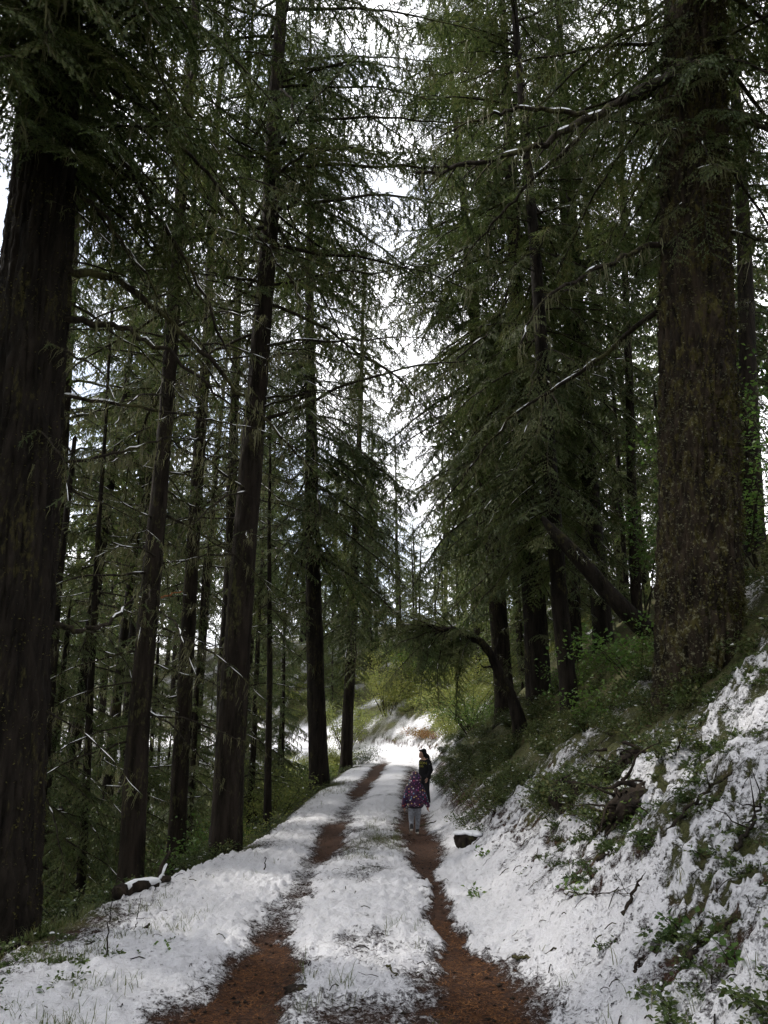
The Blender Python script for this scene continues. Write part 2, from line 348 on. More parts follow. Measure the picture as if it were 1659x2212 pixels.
def mk(name, arr, slots=SLOTS): return mesh_of(name, *arr, slots)
LIB = {'live': [], 'sparse': [], 'bare': [], 'fresh': []}
for k in range(7):
    rg = np.random.RandomState(100 + k)
    LIB['live'].append(mk('live_bough', bough(100 + k, axis_line(rg, 3, rg.uniform(-.05, .15), rg.uniform(.15, .4)), .026, .85, .095, .045, .105, 1, rg.uniform(.5, 1.5), .14, .10, 15)))
for k in range(5):
    rg = np.random.RandomState(200 + k)
    LIB['sparse'].append(mk('sparse_bough', bough(200 + k, axis_line(rg, 3, rg.uniform(-.1, .2), rg.uniform(.1, .35), .09), .024, .7, .12, .05, .10, .8, 1.0, .4, .2, 14, .18)))
for k in range(6):
    rg = np.random.RandomState(300 + k)
    LIB['bare'].append(mk('bare_bough', bough(300 + k, axis_line(rg, 3, rg.uniform(-.12, .2), rg.uniform(.0, .35), .11), .026, .75, .13, .08, .12, .15, .5, .5, .34, 14, .15)))
for k in range(4):
    rg = np.random.RandomState(400 + k)
    LIB['fresh'].append(mk('fresh_bough', bough(400 + k, axis_line(rg, 3, rg.uniform(0, .15), rg.uniform(.15, .3)), .02, 1.0, .075, .06, .15, 1, .5, .05, .10, 18), SLOTS_G))
LO = []
for k in range(5):
    rg = np.random.RandomState(500 + k)
    LO.append(bough(500 + k, axis_line(rg, 3, rg.uniform(-.05, .15), rg.uniform(.2, .4)), .026, .85, .115, .07, .15, .97, 1.4, .06, .06, t0=.08, lo=True))
LO_BARE = [bough(550 + k, axis_line(np.random.RandomState(550 + k), 3, .05, .2, .1), .024, .6, .24, .12, .12, .15, .4, .3, .35, lo=True) for k in range(3)]

def trunk_mesh(name, pts, rads, k=24, step=.25, relief=.03, seed=0, flare=.35, fs=9.0, mat=BARK):
    """trunk along world-scale points (local coords), with furrowed bark; flare widens the foot"""
    pts = np.asarray(pts, float); sg = np.r_[0, np.cumsum(np.linalg.norm(np.diff(pts, axis=0), axis=1))]
    zf = min(sg[-1], 15.0); s = np.r_[np.arange(0, zf, step), np.arange(zf, sg[-1], max(step, .3)), sg[-1]]; n = len(s)
    P = np.stack([np.interp(s, sg, pts[:, i]) for i in range(3)], 1)
    for _ in range(2 + int(.6 / step)): P[1:-1, :2] = (P[:-2, :2] + 2 * P[1:-1, :2] + P[2:, :2]) / 4
    r = np.interp(s, sg, rads)
    rs = np.random.RandomState(seed); th = np.arange(k) * 2 * np.pi / k
    r = r[:, None] * np.ones(k)[None]; ph = rs.uniform(0, 6.28, 3)
    r = r * (1 + flare * np.exp(-s / .45)[:, None] * (1 + .5 * np.cos(th * 4 + ph[0]) + .3 * np.cos(th * 7 + ph[1]))[None])
    S, TH = np.meshgrid(s, th, indexing='ij'); rm = np.interp(s, sg, rads)[:, None]
    # furrows: periodic in angle by blending two wraps
    def ring(f, g, sd):
        a = TH / (2 * np.pi); X = a * f; w_ = a
        return (1 - w_) * gnoise(X, S * g, sd) + w_ * gnoise(X - f, S * g, sd)
    fr = float(round(max(8, 2 * np.pi * rads[0] * fs)))
    c1 = np.clip(np.abs(ring(fr, 1.1, seed + 1)) * 4.2, 0, 1); c2 = np.clip(np.abs(ring(fr * .9, 4.5, seed + 21)) * 5, 0, 1) * .6 + .4
    h = np.minimum(c1, c2) + .35 * ring(fr * 2.3, 6, seed + 4) + .55 * ring(fr * .3, .6, seed + 8)
    r = r + relief * np.minimum(1, rm / .2) * (h - .8) * .9 + .02 * rm * ring(3, .35, seed + 11) * 3
    V, F = tube_arrays(P, np.ones(n), k, jit=r)
    return mesh_of(name, V, F, None, [mat], True), P, s

TOPS = []
for k in range(2):
    rg = random.Random(600 + k); A = Acc()
    for i in range(44):
        f = (i + rg.random()) / 44; ln = (3.5 * (1 - f) ** .7 + .4) * rg.uniform(.7, 1.15)
        A.add_mesh(rg.choice(LO), Matrix.Translation((0, 0, 16 * f)) @ Euler((R(rg.uniform(-18, 18)), R(lerp(14, -10, f) + rg.uniform(-12, 12)), R(rg.uniform(0, 360))), 'XYZ').to_matrix().to_4x4() @ Matrix.Scale(ln / 3, 4))
    TOPS.append(A.mesh('upper_crown', SLOTS))
def zrot(v, a): return (v[0] * math.cos(a) - v[1] * math.sin(a), v[0] * math.sin(a) + v[1] * math.cos(a))
def keep_clear(wx, wy, wz):
    """is a bough tip in the open corridor over the track?"""
    u = float(uof(np.float64(wx), np.float64(wy))); return -1.3 < u < 1.0 and wz < 7 or math.hypot(wx, wy) < 4.0 and wz < 12
def fir(name, label, x, y, lean, H, r0, r10, zones, seed, mat=BARK, group=None, k=24, step=.3, relief=.02, cat='tree', flare=.35, pts=None, rads=None, fs=9.0):
    """zones: (z0, z1, count, length_at_z0, length_at_z1, kind, tilt_deg[, az0, az1])"""
    rg = random.Random(seed); zb = gz(x, y) - .15 - r0 * 1.1
    root = link(name, None, loc=(x, y, zb)); root.empty_display_size = .3; tag(root, label, cat, group)
    if pts is None:
        n = 12; wob = np.cumsum(np.random.RandomState(seed).normal(0, .035, (n, 2)), axis=0); wob -= wob[0]
        zz = np.linspace(0, H, n); pts = np.stack([lean[0] * zz + wob[:, 0] * (H / 25), lean[1] * zz + wob[:, 1] * (H / 25), zz], 1)
        rads = np.interp(zz, [0, 10, H], [r0, r10, .03])
    me, P, s = trunk_mesh(name + '_trunk', pts, rads, k, step, relief, seed, flare, fs, mat)
    link('trunk', me, root); zl = P[:, 2]; TREEBASE.append((x, y, r0))
    zv = 3.5 + 1.3 * math.hypot(x, y)
    if zv < H - 3: link('crown', TOPS[seed % 2], root, (float(np.interp(zv, zl, P[:, 0])), float(np.interp(zv, zl, P[:, 1])), zv), (0, 0, rg.uniform(0, 6.28)), (1, 1, (H - zv) / 16))
    for zn in zones:
        z0, z1, cnt, la, lb, kind, tilt = zn[:7]; az0, az1 = zn[7:9] if len(zn) > 7 else (0, 360)
        cnt = int(cnt * {'live': .95 if x < 0 and 9 < y < 27 else 1.35, 'sparse': .9 if x < 0 else 1.2, 'bare': 1.2, 'fresh': 1.4}[kind])
        for i in range(cnt):
            f = (i + rg.random()) / cnt; z = z0 + (z1 - z0) * f
            if z > zl.max() - .2 or z > zv: continue
            c = [float(np.interp(z, zl, P[:, j])) for j in (0, 1)]
            for tr in range(6):
                az = R(rg.uniform(az0, az1)); ln = (la + (lb - la) * f) * rg.uniform(.65, 1.2); tl = R(tilt + rg.uniform(-14, 14))
                tip = (x + c[0] + math.cos(az) * ln * math.cos(tl), y + c[1] + math.sin(az) * ln * math.cos(tl), zb + z - ln * math.sin(tl))
                if not keep_clear(*tip): break
            else: continue
            link('branch', rg.choice(LIB[kind]), root, (c[0], c[1], z), Euler((R(rg.uniform(-18, 18)), tl, az), 'XYZ'), ln / 3)
    return root, zb

# ------------------------------------------------------------------ where the trees stand: name, label, x, y, lean, height, radius at foot, radius at 10 m, zones, options
LEFTS = 'tall firs along the downhill edge of the track'; RIGHTS = 'firs standing on the uphill bank'
TREES = [
 ('fir_tree', 'huge dark furrowed trunk cut off by the left edge of the photo', -3.62, 8.0, (-.055, 0), 34, .47, .35,
   [(9.4, 13.5, 56, 2.8, 3.6, 'live', 18, -100, 110), (10.5, 30, 70, 3.6, 2.2, 'live', 12), (3.0, 9.5, 7, 1.4, 2.2, 'bare', 12, -60, 80)], dict(mat=BARK_DARK, k=170, step=.055, relief=.055, fs=9)),
 ('fir_tree', 'slim lichen-flecked trunk second from the left edge of the track', -3.66, 12.5, (-.010, 0), 30, .19, .12,
   [(2.5, 11, 34, 1.8, 3.2, 'bare', 8), (9, 14, 14, 2.6, 3.2, 'sparse', 12), (12, 29, 62, 3.4, 1.2, 'live', 12)], dict(k=36, step=.12, relief=.022)),
 ('fir_tree', 'stout straight brown trunk rooted at the snowy track edge, clean of branches low down', -2.62, 14.0, (.016, 0), 34, .265, .19,
   [(5.5, 13, 30, 2.2, 3.6, 'bare', 4), (10, 15, 16, 2.8, 3.6, 'sparse', 10), (12.5, 33, 100, 4.3, 2.4, 'live', 10), (14, 22, 8, 4.6, 4.4, 'live', 6, -30, 40), (8, 15, 7, 4.2, 4.6, 'sparse', 2, -30, 30)], dict(k=48, step=.10, relief=.022)),
 ('fir_tree', 'grey trunk seen through the gap between the slim and the stout trunks', -4.36, 18.0, (-.012, 0), 28, .20, .145,
   [(2, 12, 36, 1.8, 2.8, 'bare', 8), (9, 14, 14, 2.6, 3, 'sparse', 12), (12, 27, 56, 3.2, 1.2, 'live', 12)], dict()),
 ('fir_tree', 'dark trunk half hidden behind the stout brown trunk', -4.2, 21.5, (-.016, 0), 29, .21, .15,
   [(3, 12, 34, 1.8, 2.8, 'bare', 8), (9, 15, 16, 2.6, 3.2, 'sparse', 12), (13, 28, 60, 3.4, 1.2, 'live', 12)], dict(mat=BARK_DARK)),
 ('young_fir', 'thin dark pole-like trunk between the stout trunk and the bushes', -2.75, 20.0, (-.03, 0), 11, .10, .03,
   [(3, 8, 16, 1.2, 1.7, 'sparse', 14), (5, 10.8, 34, 1.9, .5, 'live', 18)], dict(mat=BARK_DARK, k=14)),
 ('fir_tree', 'fir with snow-dusted bare limbs just behind the huge left trunk', -6.75, 17.0, (-.055, 0), 27, .21, .14,
   [(2, 13, 46, 2.0, 3.0, 'bare', 2), (9, 15, 16, 2.6, 3.0, 'sparse', 8), (13, 26, 50, 3.0, 1.0, 'live', 10)], dict()),
 ('fir_tree', 'straight dark fir flared at its foot where the track begins to climb', -2.20, 29.0, (-.036, 0), 36, .36, .27,
   [(6, 13, 26, 2.2, 3.2, 'sparse', 12), (9, 35, 150, 4.9, 2.8, 'live', 22), (13, 31, 10, 5.2, 4.2, 'live', 12, -35, 35)], dict(mat=BARK_DARK, k=36, step=.2, relief=.03)),
 ('fir_tree', 'reddish slender fir beside the dark bush at the bend', -1.75, 38.0, (.012, 0), 30, .30, .2,
   [(5, 10, 18, 1.8, 2.8, 'sparse', 14), (7, 29, 130, 4.6, 1.0, 'live', 24)], dict(k=24)),
 ('young_fir', 'small leaning pole trunk low down by the huge left trunk', -4.85, 14.0, (-.05, 0), 12, .085, .03,
   [(1, 7, 26, 1.2, 1.7, 'live', 22), (7, 11, 18, 1.4, .5, 'live', 14)], dict(mat=BARK_DARK, k=14)),
 ('young_fir', 'dense dark young hemlock filling the gap beside the huge left trunk', -5.35, 13.2, (-.03, 0), 9, .12, .03,
   [(.6, 8.7, 64, 2.3, .4, 'live', 20)], dict(mat=BARK_DARK, k=14)),
 ('young_fir', 'young fir with snow clots on its boughs beside the flared dark fir', -3.9, 24.5, (0, 0), 8.5, .11, .03,
   [(.8, 8.2, 66, 2.2, .4, 'live', 16)], dict(k=14)),
 ('young_fir', 'bushy young fir behind the thin pole trunk', -5.4, 23.5, (0, 0), 9.5, .11, .03,
   [(.8, 9.2, 66, 2.4, .4, 'live', 16)], dict(k=14)),
 ('fir_tree', 'massive mossy trunk flecked with lichen on the bank at the right', 4.03, 10.5, (.10, 0), 36, .54, .50,
   [(7.2, 11, 8, 2.0, 2.6, 'sparse', 25, 150, 260), (9.8, 33, 110, 4.2, 2.6, 'live', 16), (8.5, 12, 12, 2.4, 3.0, 'live', 35, 150, 300)], dict(mat=BARK_MOSSY, k=200, step=.05, relief=.085, fs=9, flare=.22)),
 ('fir_tree', 'dark tapering trunk with flared foot above the brushy bank', 4.02, 21.0, (-.004, 0), 33, .34, .235,
   [(2.0, 8, 20, 1.6, 2.4, 'sparse', 24), (4.5, 14, 84, 2.8, 4.6, 'live', 26), (14, 32, 100, 4.8, 2.6, 'live', 16)], dict(mat=BARK_DARK, k=36, step=.15, relief=.03)),
 ('fir_tree', 'upright black trunk that the leaning trunk crosses on the bank', 4.05, 17.6, (-.002, 0), 30, .2, .155,
   [(3.5, 9, 36, 1.8, 2.8, 'live', 26), (5, 12, 14, 2.0, 2.8, 'sparse', 20), (9, 24, 60, 3.2, 3.2, 'live', 16)], dict(mat=BARK_DARK, k=28, step=.15, relief=.025)),
 ('fir_tree', 'narrow mossy trunk just uphill of the flared dark trunk', 5.72, 24.0, (.05, 0), 30, .24, .18,
   [(2, 12, 40, 2.0, 2.8, 'sparse', 22), (9, 29, 84, 3.6, 1.2, 'live', 14)], dict(k=24)),
 ('fir_tree', 'pale reddish trunk behind the arching stem at the bank', 4.05, 27.0, (-.035, 0), 34, .34, .25,
   [(4, 11, 24, 2.0, 3.0, 'sparse', 18), (7, 33, 150, 4.9, 1.8, 'live', 20), (11, 31, 11, 5.2, 4.2, 'live', 10, 150, 215)], dict(k=24)),
 ('fir_tree', 'shaded trunk below the leaning trunk on the bank', 6.1, 22.0, (.01, 0), 28, .28, .2,
   [(4, 12, 30, 1.8, 2.8, 'sparse', 20), (11, 27, 70, 3.4, 1.2, 'live', 14)], dict(mat=BARK_DARK)),
 ('fir_tree', 'thin straight fir seen left of the massive mossy trunk', 7.7, 24.0, (.06, 0), 30, .17, .125,
   [(3, 14, 40, 1.4, 2.2, 'bare', 6), (12, 29, 70, 2.6, 1.0, 'live', 10)], dict(k=18)),
 ('fir_tree', 'dark fir behind the massive mossy trunk at the right photo edge', 10.6, 22.0, (.085, 0), 32, .30, .23,
   [(2, 14, 46, 2.0, 2.8, 'bare', 6), (12, 31, 70, 3.2, 1.2, 'live', 10)], dict(k=20)),
]
TREEBASE += [(q[2], q[3], q[6]) for q in TREES]

# ------------------------------------------------------------------ ground: track, uphill bank, downhill slope, far terrain
def axis_grid(edges):
    out = []
    for a, b, s in edges: out.append(np.arange(a, b, s))
    return np.concatenate(out + [[edges[-1][1]]])
xs = axis_grid([(-40, -12, 1.4), (-12, -6, .22), (-6, -3.4, .06), (-3.4, 4.0, .021), (4.0, 6.5, .05), (6.5, 14, .3), (14, 40, 1.3)])
ys = [2.2]
while ys[-1] < 110: ys.append(ys[-1] + max(.019, .0062 * ys[-1]) * (1 if ys[-1] < 65 else 2.2))
ys = np.array(ys); X, Y = np.meshgrid(xs, ys); Z = ground_h(X, Y); SN = snow_mask(X, Y); MO = moss_mask(X, Y)
u_ = uof(X, Y); near = sstep(34, 14, np.hypot(X, Y))
sk = sstep(.10, .90, SN + .12 * fbm(X * 7, Y * 7, 2, 12)); bill = np.abs(fbm(X * 5.2, Y * 5.2, 3, 15)); fine = fbm(X * 15, Y * 15, 2, 18)
rough = 1.0 + .25 * sstep(1.2, 2.4, u_) + .35 * sstep(-.8, .1, -u_ - edge_l(Y))
Z = Z + sk * (.030 + near * rough * (.070 * bill + .018 * fine + .020 * fbm(X * 2.6, Y * 2.6, 2, 25))) + (1 - sk) * near * (.008 * fbm(X * 20, Y * 20, 2, 19) + .05 * sstep(1.3, 1.9, u_) * (np.abs(fbm(X * 6, Y * 6, 3, 29)) + .3 * fine))
nx, ny = len(xs), len(ys); V = np.stack([X, Y, Z], -1).reshape(-1, 3)
i, j = np.meshgrid(np.arange(ny - 1), np.arange(nx - 1), indexing='ij'); a = (i * nx + j).ravel(); Q = np.stack([a, a + 1, a + nx + 1, a + nx], 1)
uc = ((u_[:-1, :-1] + u_[1:, 1:]) / 2).ravel(); ec = edge_l((Y[:-1, :-1] + Y[1:, 1:]) / 2).ravel()
for nm, sel in (('path', (uc <= 1.3) & (uc >= -ec)), ('hillside_bank', uc > 1.3), ('hillside_slope', uc < -ec)):
    f = Q[sel]; ids, inv = np.unique(f, return_inverse=True)
    me = mesh_of(nm, V[ids], inv.reshape(-1, 4), None, [GROUND], True)
    for an, dat in (('snow', SN), ('moss', MO)):
        at_ = me.attributes.new(an, 'FLOAT', 'POINT'); at_.data.foreach_set('value', dat.ravel()[ids].astype(np.float32))
    o = link(nm, me); o['kind'] = 'structure'
    o['label'] = {'path': 'snow covered forest track with two bare brown wheel ruts', 'hillside_bank': 'steep uphill bank under patchy snow and moss', 'hillside_slope': 'shaded forest floor falling away below the track'}[nm]
# far terrain ring so the ground reaches the horizon, a little below the detailed sheet
xf = np.r_[-900, -500, -250, -120, np.linspace(-70, 70, 57), 120, 250, 500, 900]; yf = np.r_[-600, -250, -120, np.linspace(-60, 150, 71), 220, 400, 900]
XF, YF = np.meshgrid(xf, yf); ZF = base_h(np.clip(XF, -90, 90), np.clip(YF, -20, 70)) - .5; ZF = np.where((XF > -38) & (XF < 38) & (YF > 3.5) & (YF < 106), ZF - 1.5, ZF)
ZF = np.where((XF > -39) & (XF < 39) & (YF <= 3.5) & (YF > -60), ZF + .45, ZF)
i, j = np.meshgrid(np.arange(len(yf) - 1), np.arange(len(xf) - 1), indexing='ij'); a = (i * len(xf) + j).ravel()
me = mesh_of('terrain', np.stack([XF, YF, ZF], -1).reshape(-1, 3), np.stack([a, a + 1, a + len(xf) + 1, a + len(xf)], 1), None, [GROUND], True)
for an, dat in (('snow', .12 + .3 * fbm(XF * .2, YF * .2, 2, 3)), ('moss', XF * 0 + .6)):
    at_ = me.attributes.new(an, 'FLOAT', 'POINT'); at_.data.foreach_set('value', dat.ravel().astype(np.float32))
o = link('terrain', me); o['kind'] = 'structure'; o['label'] = 'wider forest hillside beyond the track'

# ------------------------------------------------------------------ the named trees
ROOT = {}
for n_, (nm, lb, x, y, lean, H, r0, r10, zones, op) in enumerate(TREES):
    grp = LEFTS if x < 0 else RIGHTS
    ROOT[lb] = fir(nm, lb, x, y, lean, H, r0, r10, zones, 1000 + n_ * 7, group=grp, **op)[0]
def limb(root, seed, P, r0, nm='branch', slots=SLOTS, n=26, **kw):
    P = np.asarray(P, float); s = np.r_[0, np.cumsum(np.linalg.norm(np.diff(P, axis=0), axis=1))]; q = np.linspace(0, s[-1], n)
    W = np.stack([np.interp(q, s, P[:, i]) for i in range(3)], 1)
    for _ in range(3): W[1:-1] = (W[:-2] + 2 * W[1:-1] + W[2:]) / 4
    W[1:-1] += np.random.RandomState(seed).normal(0, .022, (n - 2, 3)) * min(1, r0 * 25)
    W = W - np.array(root.location); d = dict(l2=.7, sp2=.16, fol=.3, hang=.7, lich=.6, snow=.45, J=10); d.update(kw)
    return link(nm, mk('limb', bough(seed, W, r0, **d), slots), root)
BIGL = ROOT[TREES[0][1]]; BIGR = ROOT[TREES[13][1]]
# long bare limbs reaching right from the huge left trunk
for s_, P, r in [(1, [(-3.75, 8.0, 6.95), (-3.1, 8.2, 6.9), (-2.5, 8.5, 6.45), (-1.95, 8.8, 5.95), (-1.3, 9.1, 5.3), (-.9, 9.4, 4.9)], .034),
                 (2, [(-3.75, 8.0, 6.25), (-3.1, 8.1, 6.25), (-2.5, 8.3, 6.0), (-2.0, 8.5, 5.6), (-1.6, 8.7, 5.3)], .030),
                 (3, [(-3.9, 8.0, 9.0), (-3.3, 8.0, 8.6), (-2.7, 8.3, 7.7), (-2.2, 8.6, 6.9), (-1.9, 9.0, 6.2), (-1.5, 9.2, 5.6)], .028),
                 (4, [(-3.75, 8.1, 5.4), (-3.0, 8.6, 5.45), (-2.2, 9.2, 5.55), (-1.5, 9.8, 5.6)], .017),
                 (5, [(-3.8, 8.0, 4.4), (-3.2, 8.5, 4.8), (-2.7, 9.2, 5.3), (-2.4, 10, 5.6)], .016),
                 (6, [(-3.9, 8.0, 8.2), (-3.3, 7.9, 7.6), (-2.8, 8.1, 6.9), (-2.45, 8.4, 6.3)], .022),
                 (7, [(-3.9, 8.2, 9.8), (-3.2, 8.2, 9.6), (-2.4, 8.4, 8.8), (-1.6, 8.8, 7.9), (-.9, 9.2, 7.0)], .026),
                 (8, [(-3.7, 8.2, 2.9), (-3.2, 8.5, 2.75), (-3.0, 8.7, 2.95), (-2.75, 9.0, 3.4)], .03)]:
    limb(BIGL, 2000 + s_, P, r * 1.35, fol=.14 if s_ < 7 else .4, lich=.45)
# the long sagging limb and its neighbours on the right
limb(BIGR, 2101, [(5.5, 10.6, 13.6), (4.85, 10.0, 12.0), (4.1, 9.6, 11.2), (3.37, 9.3, 10.55), (2.38, 9.0, 9.7), (1.69, 8.8, 9.2), (1.03, 8.6, 8.85), (.4, 8.4, 8.6)], .115, n=40, l2=1.1, sp2=.17, fol=.35, lich=.75, snow=.10)
limb(BIGR, 2102, [(2.9, 9.15, 10.15), (2.4, 9.1, 10.25), (1.9, 9.0, 10.2), (1.3, 8.9, 9.9), (.7, 8.8, 9.5)], .04, l2=.7, fol=.4, lich=.6)
limb(BIGR, 2103, [(4.7, 10.4, 8.9), (3.9, 10.1, 8.75), (3.2, 9.8, 8.2), (2.6, 9.6, 7.75), (2.15, 9.5, 7.5), (1.9, 9.4, 7.0), (1.8, 9.3, 6.5)], .05, l2=.6, fol=.3, lich=.9)
limb(BIGR, 2104, [(4.9, 10.8, 12.5), (4.0, 11.3, 12.2), (3.0, 11.8, 11.7), (2.1, 12.4, 10.9), (1.4, 12.8, 10.2)], .06, l2=.9, fol=.5, lich=.6)
limb(BIGR, 2105, [(4.6, 10.6, 8.3), (4.0, 11.3, 8.0), (3.2, 12.0, 7.5), (2.3, 12.6, 7.2), (1.5, 13.2, 6.3), (1.0, 13.6, 5.7)], .045, l2=.8, fol=.3, lich=.8)
limb(BIGR, 2106, [(5.2, 10.3, 11.3), (5.8, 10.1, 10.9), (6.5, 9.9, 10.2), (7.1, 9.8, 9.4)], .05, l2=.9, fol=.7, lich=.8)
limb(BIGR, 2107, [(5.0, 10.3, 9.2), (5.7, 10.0, 8.7), (6.3, 9.8, 8.0)], .04, l2=.8, fol=.6, lich=.8)
# leaning curved trunk on the bank
lean_pts = [(5.9, 16.2, 3.4), (5.24, 16, 4.14), (4.62, 16, 4.86), (4.02, 15.95, 5.62), (3.62, 16.05, 6.12), (3.34, 16.1, 6.5)]
lx, ly = 5.9, 16.2; zb = gz(lx, ly) - .15; lean_pts[0] = (lx, ly, zb)
ROOT['lean'], _ = fir('leaning_fir', 'dark trunk leaning diagonally out of the bank in front of the firs', lx, ly, (0, 0), 9, .24, .2,
   [(1.6, 3.4, 9, .7, 1.1, 'bare', 10), (2.6, 3.4, 10, 1.1, 1.4, 'live', 30)], 1500, mat=BARK_DARK, group=RIGHTS, k=30, step=.12, relief=.025,
   pts=[(a - lx, b - ly, max(0.0, c - zb)) for a, b, c in lean_pts], rads=[.21, .185, .17, .155, .13, .05])
# arching stem with a drooping dark bough over the track
ax, ay = 3.22, 19.0; zb = gz(ax, ay) - .1; arch = link('arching_fir', None, loc=(ax, ay, zb)); tag(arch, 'black bent stem arching over the track with a drooping dark bough', 'tree')
ap = [(ax, ay, zb), (3.02, 19, 2.7), (2.72, 19.03, 3.3), (2.55, 18.95, 3.72), (2.25, 18.8, 3.98), (1.98, 18.6, 4.02), (1.62, 18.3, 4.2), (1.3, 18.1, 4.12), (1.0, 17.9, 4.22)]
me, _, _ = trunk_mesh('arch_trunk', [(a - ax, b - ay, c - zb) for a, b, c in ap], [.16, .12, .135, .10, .10, .07, .055, .04, .02], 20, .05, .06, 77, .5, 7, BARK_DARK); link('trunk', me, arch)
for q, v, l, r in (((2.72, 19, 3.35), (-.9, -.1, .15), .45, .045), ((2.62, 19, 3.5), (.15, 0, 1), .55, .05), ((2.9, 19, 2.9), (-.9, -.2, -.1), .3, .03), ((2.8, 19, 3.15), (-1, .2, -.05), .22, .035)):
    tt = np.linspace(0, 1, 6)[:, None]; pp = np.array(q) + np.array(v) * l * tt + np.random.RandomState(int(l * 100)).normal(0, .02, (6, 3)) * (tt > 0) - np.array((ax, ay, zb)); A_ = Acc(); A_.add(*tube_arrays(pp, np.linspace(r, r * .3, 6), 7, True), 0); link('broken_stub', A_.mesh('stub', [BARK_DARK], True), arch)
rg = random.Random(5)
for i in range(64):
    t = rg.uniform(.45, 1) ** .8; q = [float(np.interp(t * 8, range(9), [p[k] for p in ap])) for k in range(3)]
    link('branch', rg.choice(LIB['live'] + LIB['sparse'][:2]), arch, (q[0] - ax, q[1] - ay, q[2] - zb), Euler((R(rg.uniform(-30, 30)), R(rg.uniform(-30, 70)), R(rg.uniform(100, 270))), 'XYZ'), rg.choice((.2, .28, .36, .45, .6)))
for i in range(9): link('branch', rg.choice(LIB['bare']), arch, (ap[1 + i % 4][0] - ax, ap[1 + i % 4][1] - ay, ap[1 + i % 4][2] - zb), Euler((0, R(rg.uniform(-40, 40)), R(rg.uniform(0, 360))), 'XYZ'), rg.uniform(.2, .4))

# ------------------------------------------------------------------ stands of trees farther off: a trunk and a crown each
def crown_mesh(seed, H, z0, Lm, n, nb, bare_from=2.0):
    rg = random.Random(seed); A = Acc()
    for i in range(n):
        f = (i + rg.random()) / n; z = z0 + (H - .4 - z0) * f; ln = (Lm * (1 - f) ** .75 * (.75 + .25 * min(1, f * 6)) + .35) * rg.uniform(.7, 1.15)
        A.add_mesh(rg.choice(LO), Matrix.Translation((0, 0, z)) @ Euler((R(rg.uniform(-18, 18)), R(lerp(20, -8, f) + rg.uniform(-12, 12)), R(rg.uniform(0, 360))), 'XYZ').to_matrix().to_4x4() @ Matrix.Scale(ln / 3, 4))
    for i in range(nb):
        z = rg.uniform(bare_from, z0 + 3); A.add_mesh(rg.choice(LO_BARE), Matrix.Translation((0, 0, z)) @ Euler((0, R(rg.uniform(-10, 20)), R(rg.uniform(0, 360))), 'XYZ').to_matrix().to_4x4() @ Matrix.Scale(rg.uniform(.5, .95), 4))
    return A.mesh('crown', SLOTS)
CROWNS = [(28, crown_mesh(75, 28, 14, 4.0, 92, 34, 3)), (26, crown_mesh(71, 26, 6, 4.2, 100, 26)), (30, crown_mesh(72, 30, 8, 4.2, 104, 36)), (24, crown_mesh(73, 24, 3, 4.2, 100, 14))]
YCROWN = (10, crown_mesh(74, 10, .6, 2.3, 60, 0))
def far_trunk(seed, H, r):
    zz = np.linspace(0, H, 10); wob = np.cumsum(np.random.RandomState(seed).normal(0, .03, (10, 2)), axis=0)
    return trunk_mesh('trunk', np.c_[wob[:, 0], wob[:, 1], zz], np.interp(zz, [0, 10, H], [r, r * .72, .02]), 12, .6, .02, seed, .3, 9, BARK_DARK)[0]
FT = [far_trunk(85, 28, .25), far_trunk(81, 26, .24), far_trunk(82, 30, .28), far_trunk(83, 24, .22)]; FTY = far_trunk(84, 10, .09)
rg = random.Random(11); placed = [(q[2], q[3]) for q in TREES] + [(lx - 1.5, ly), (ax, ay)]
def stand(name, label, group, boxes, seed, kinds=(1, 2, 3)):
    rg = random.Random(seed)
    for (x0, x1, y0, y1, cnt, young, dmin) in boxes:
        got = 0
        for tr in range(cnt * 30):
            if got >= cnt: break
            x, y = rg.uniform(x0, x1), rg.uniform(y0, y1); u = float(uof(np.float64(x), np.float64(y)))
            if -2.9 < u < 3.4 or any(math.hypot(x - a, y - b) < dmin for a, b in placed): continue
            placed.append((x, y)); got += 1; k = rg.choice(kinds); s = rg.uniform(.85, 1.2); z = gz(x, y) if abs(x) < 39 and y < 105 else float(base_h(np.float64(np.clip(x, -90, 90)), np.float64(min(y, 70)))) - .5
            root = link(name, None, loc=(x, y, z - .15), rot=(R(rg.uniform(-2, 2)), R(rg.uniform(-2, 2)), rg.uniform(0, 6.28)), scale=s if not young else rg.uniform(.5, 1.1))
            tag(root, label, 'tree', group)
            link('trunk', FTY if young else FT[k], root); link('crown', YCROWN[1] if young else CROWNS[k][1], root)
stand('forest_fir', 'slender fir in the stand on the slope below the track', 'firs on the slope below the track', [(-11, -5.6, 24, 33, 2, 0, 2.4), (-20, -9, 14, 27, 6, 0, 3.2)], 21, (0,))
stand('forest_fir', 'far slim fir lower down the slope below the track', 'far firs lower down the slope', [(-22, -7, 33, 42, 4, 0, 2.8), (-40, -20, 42, 60, 3, 0, 4), (-40, -16, 66, 90, 3, 0, 4)], 26, (0, 2))
stand('forest_fir', 'fir in the stand on the hill above the bank', 'firs on the hill above the bank', [(6.5, 14, 26, 42, 6, 0, 2.4), (9, 24, 14, 34, 6, 0, 3), (5, 24, 42, 62, 9, 0, 2.8)], 22)
stand('forest_fir', 'distant fir on the rise beyond the bend', 'firs beyond the bend', [(-12, 16, 66, 92, 14, 0, 3.0)], 23)
stand('forest_fir', 'full-branched fir on the far slope seen behind the left trunks', 'full firs on the far slope behind the left trunks', [(-34, -9, 58, 90, 20, 0, 2.6)], 28, (3, 1))
stand('young_fir', 'young fir in the thicket below the track', 'young firs below the track', [(-14, -4.6, 15, 32, 20, 1, 1.3), (-14, -4, 32, 44, 12, 1, 1.4)], 24)
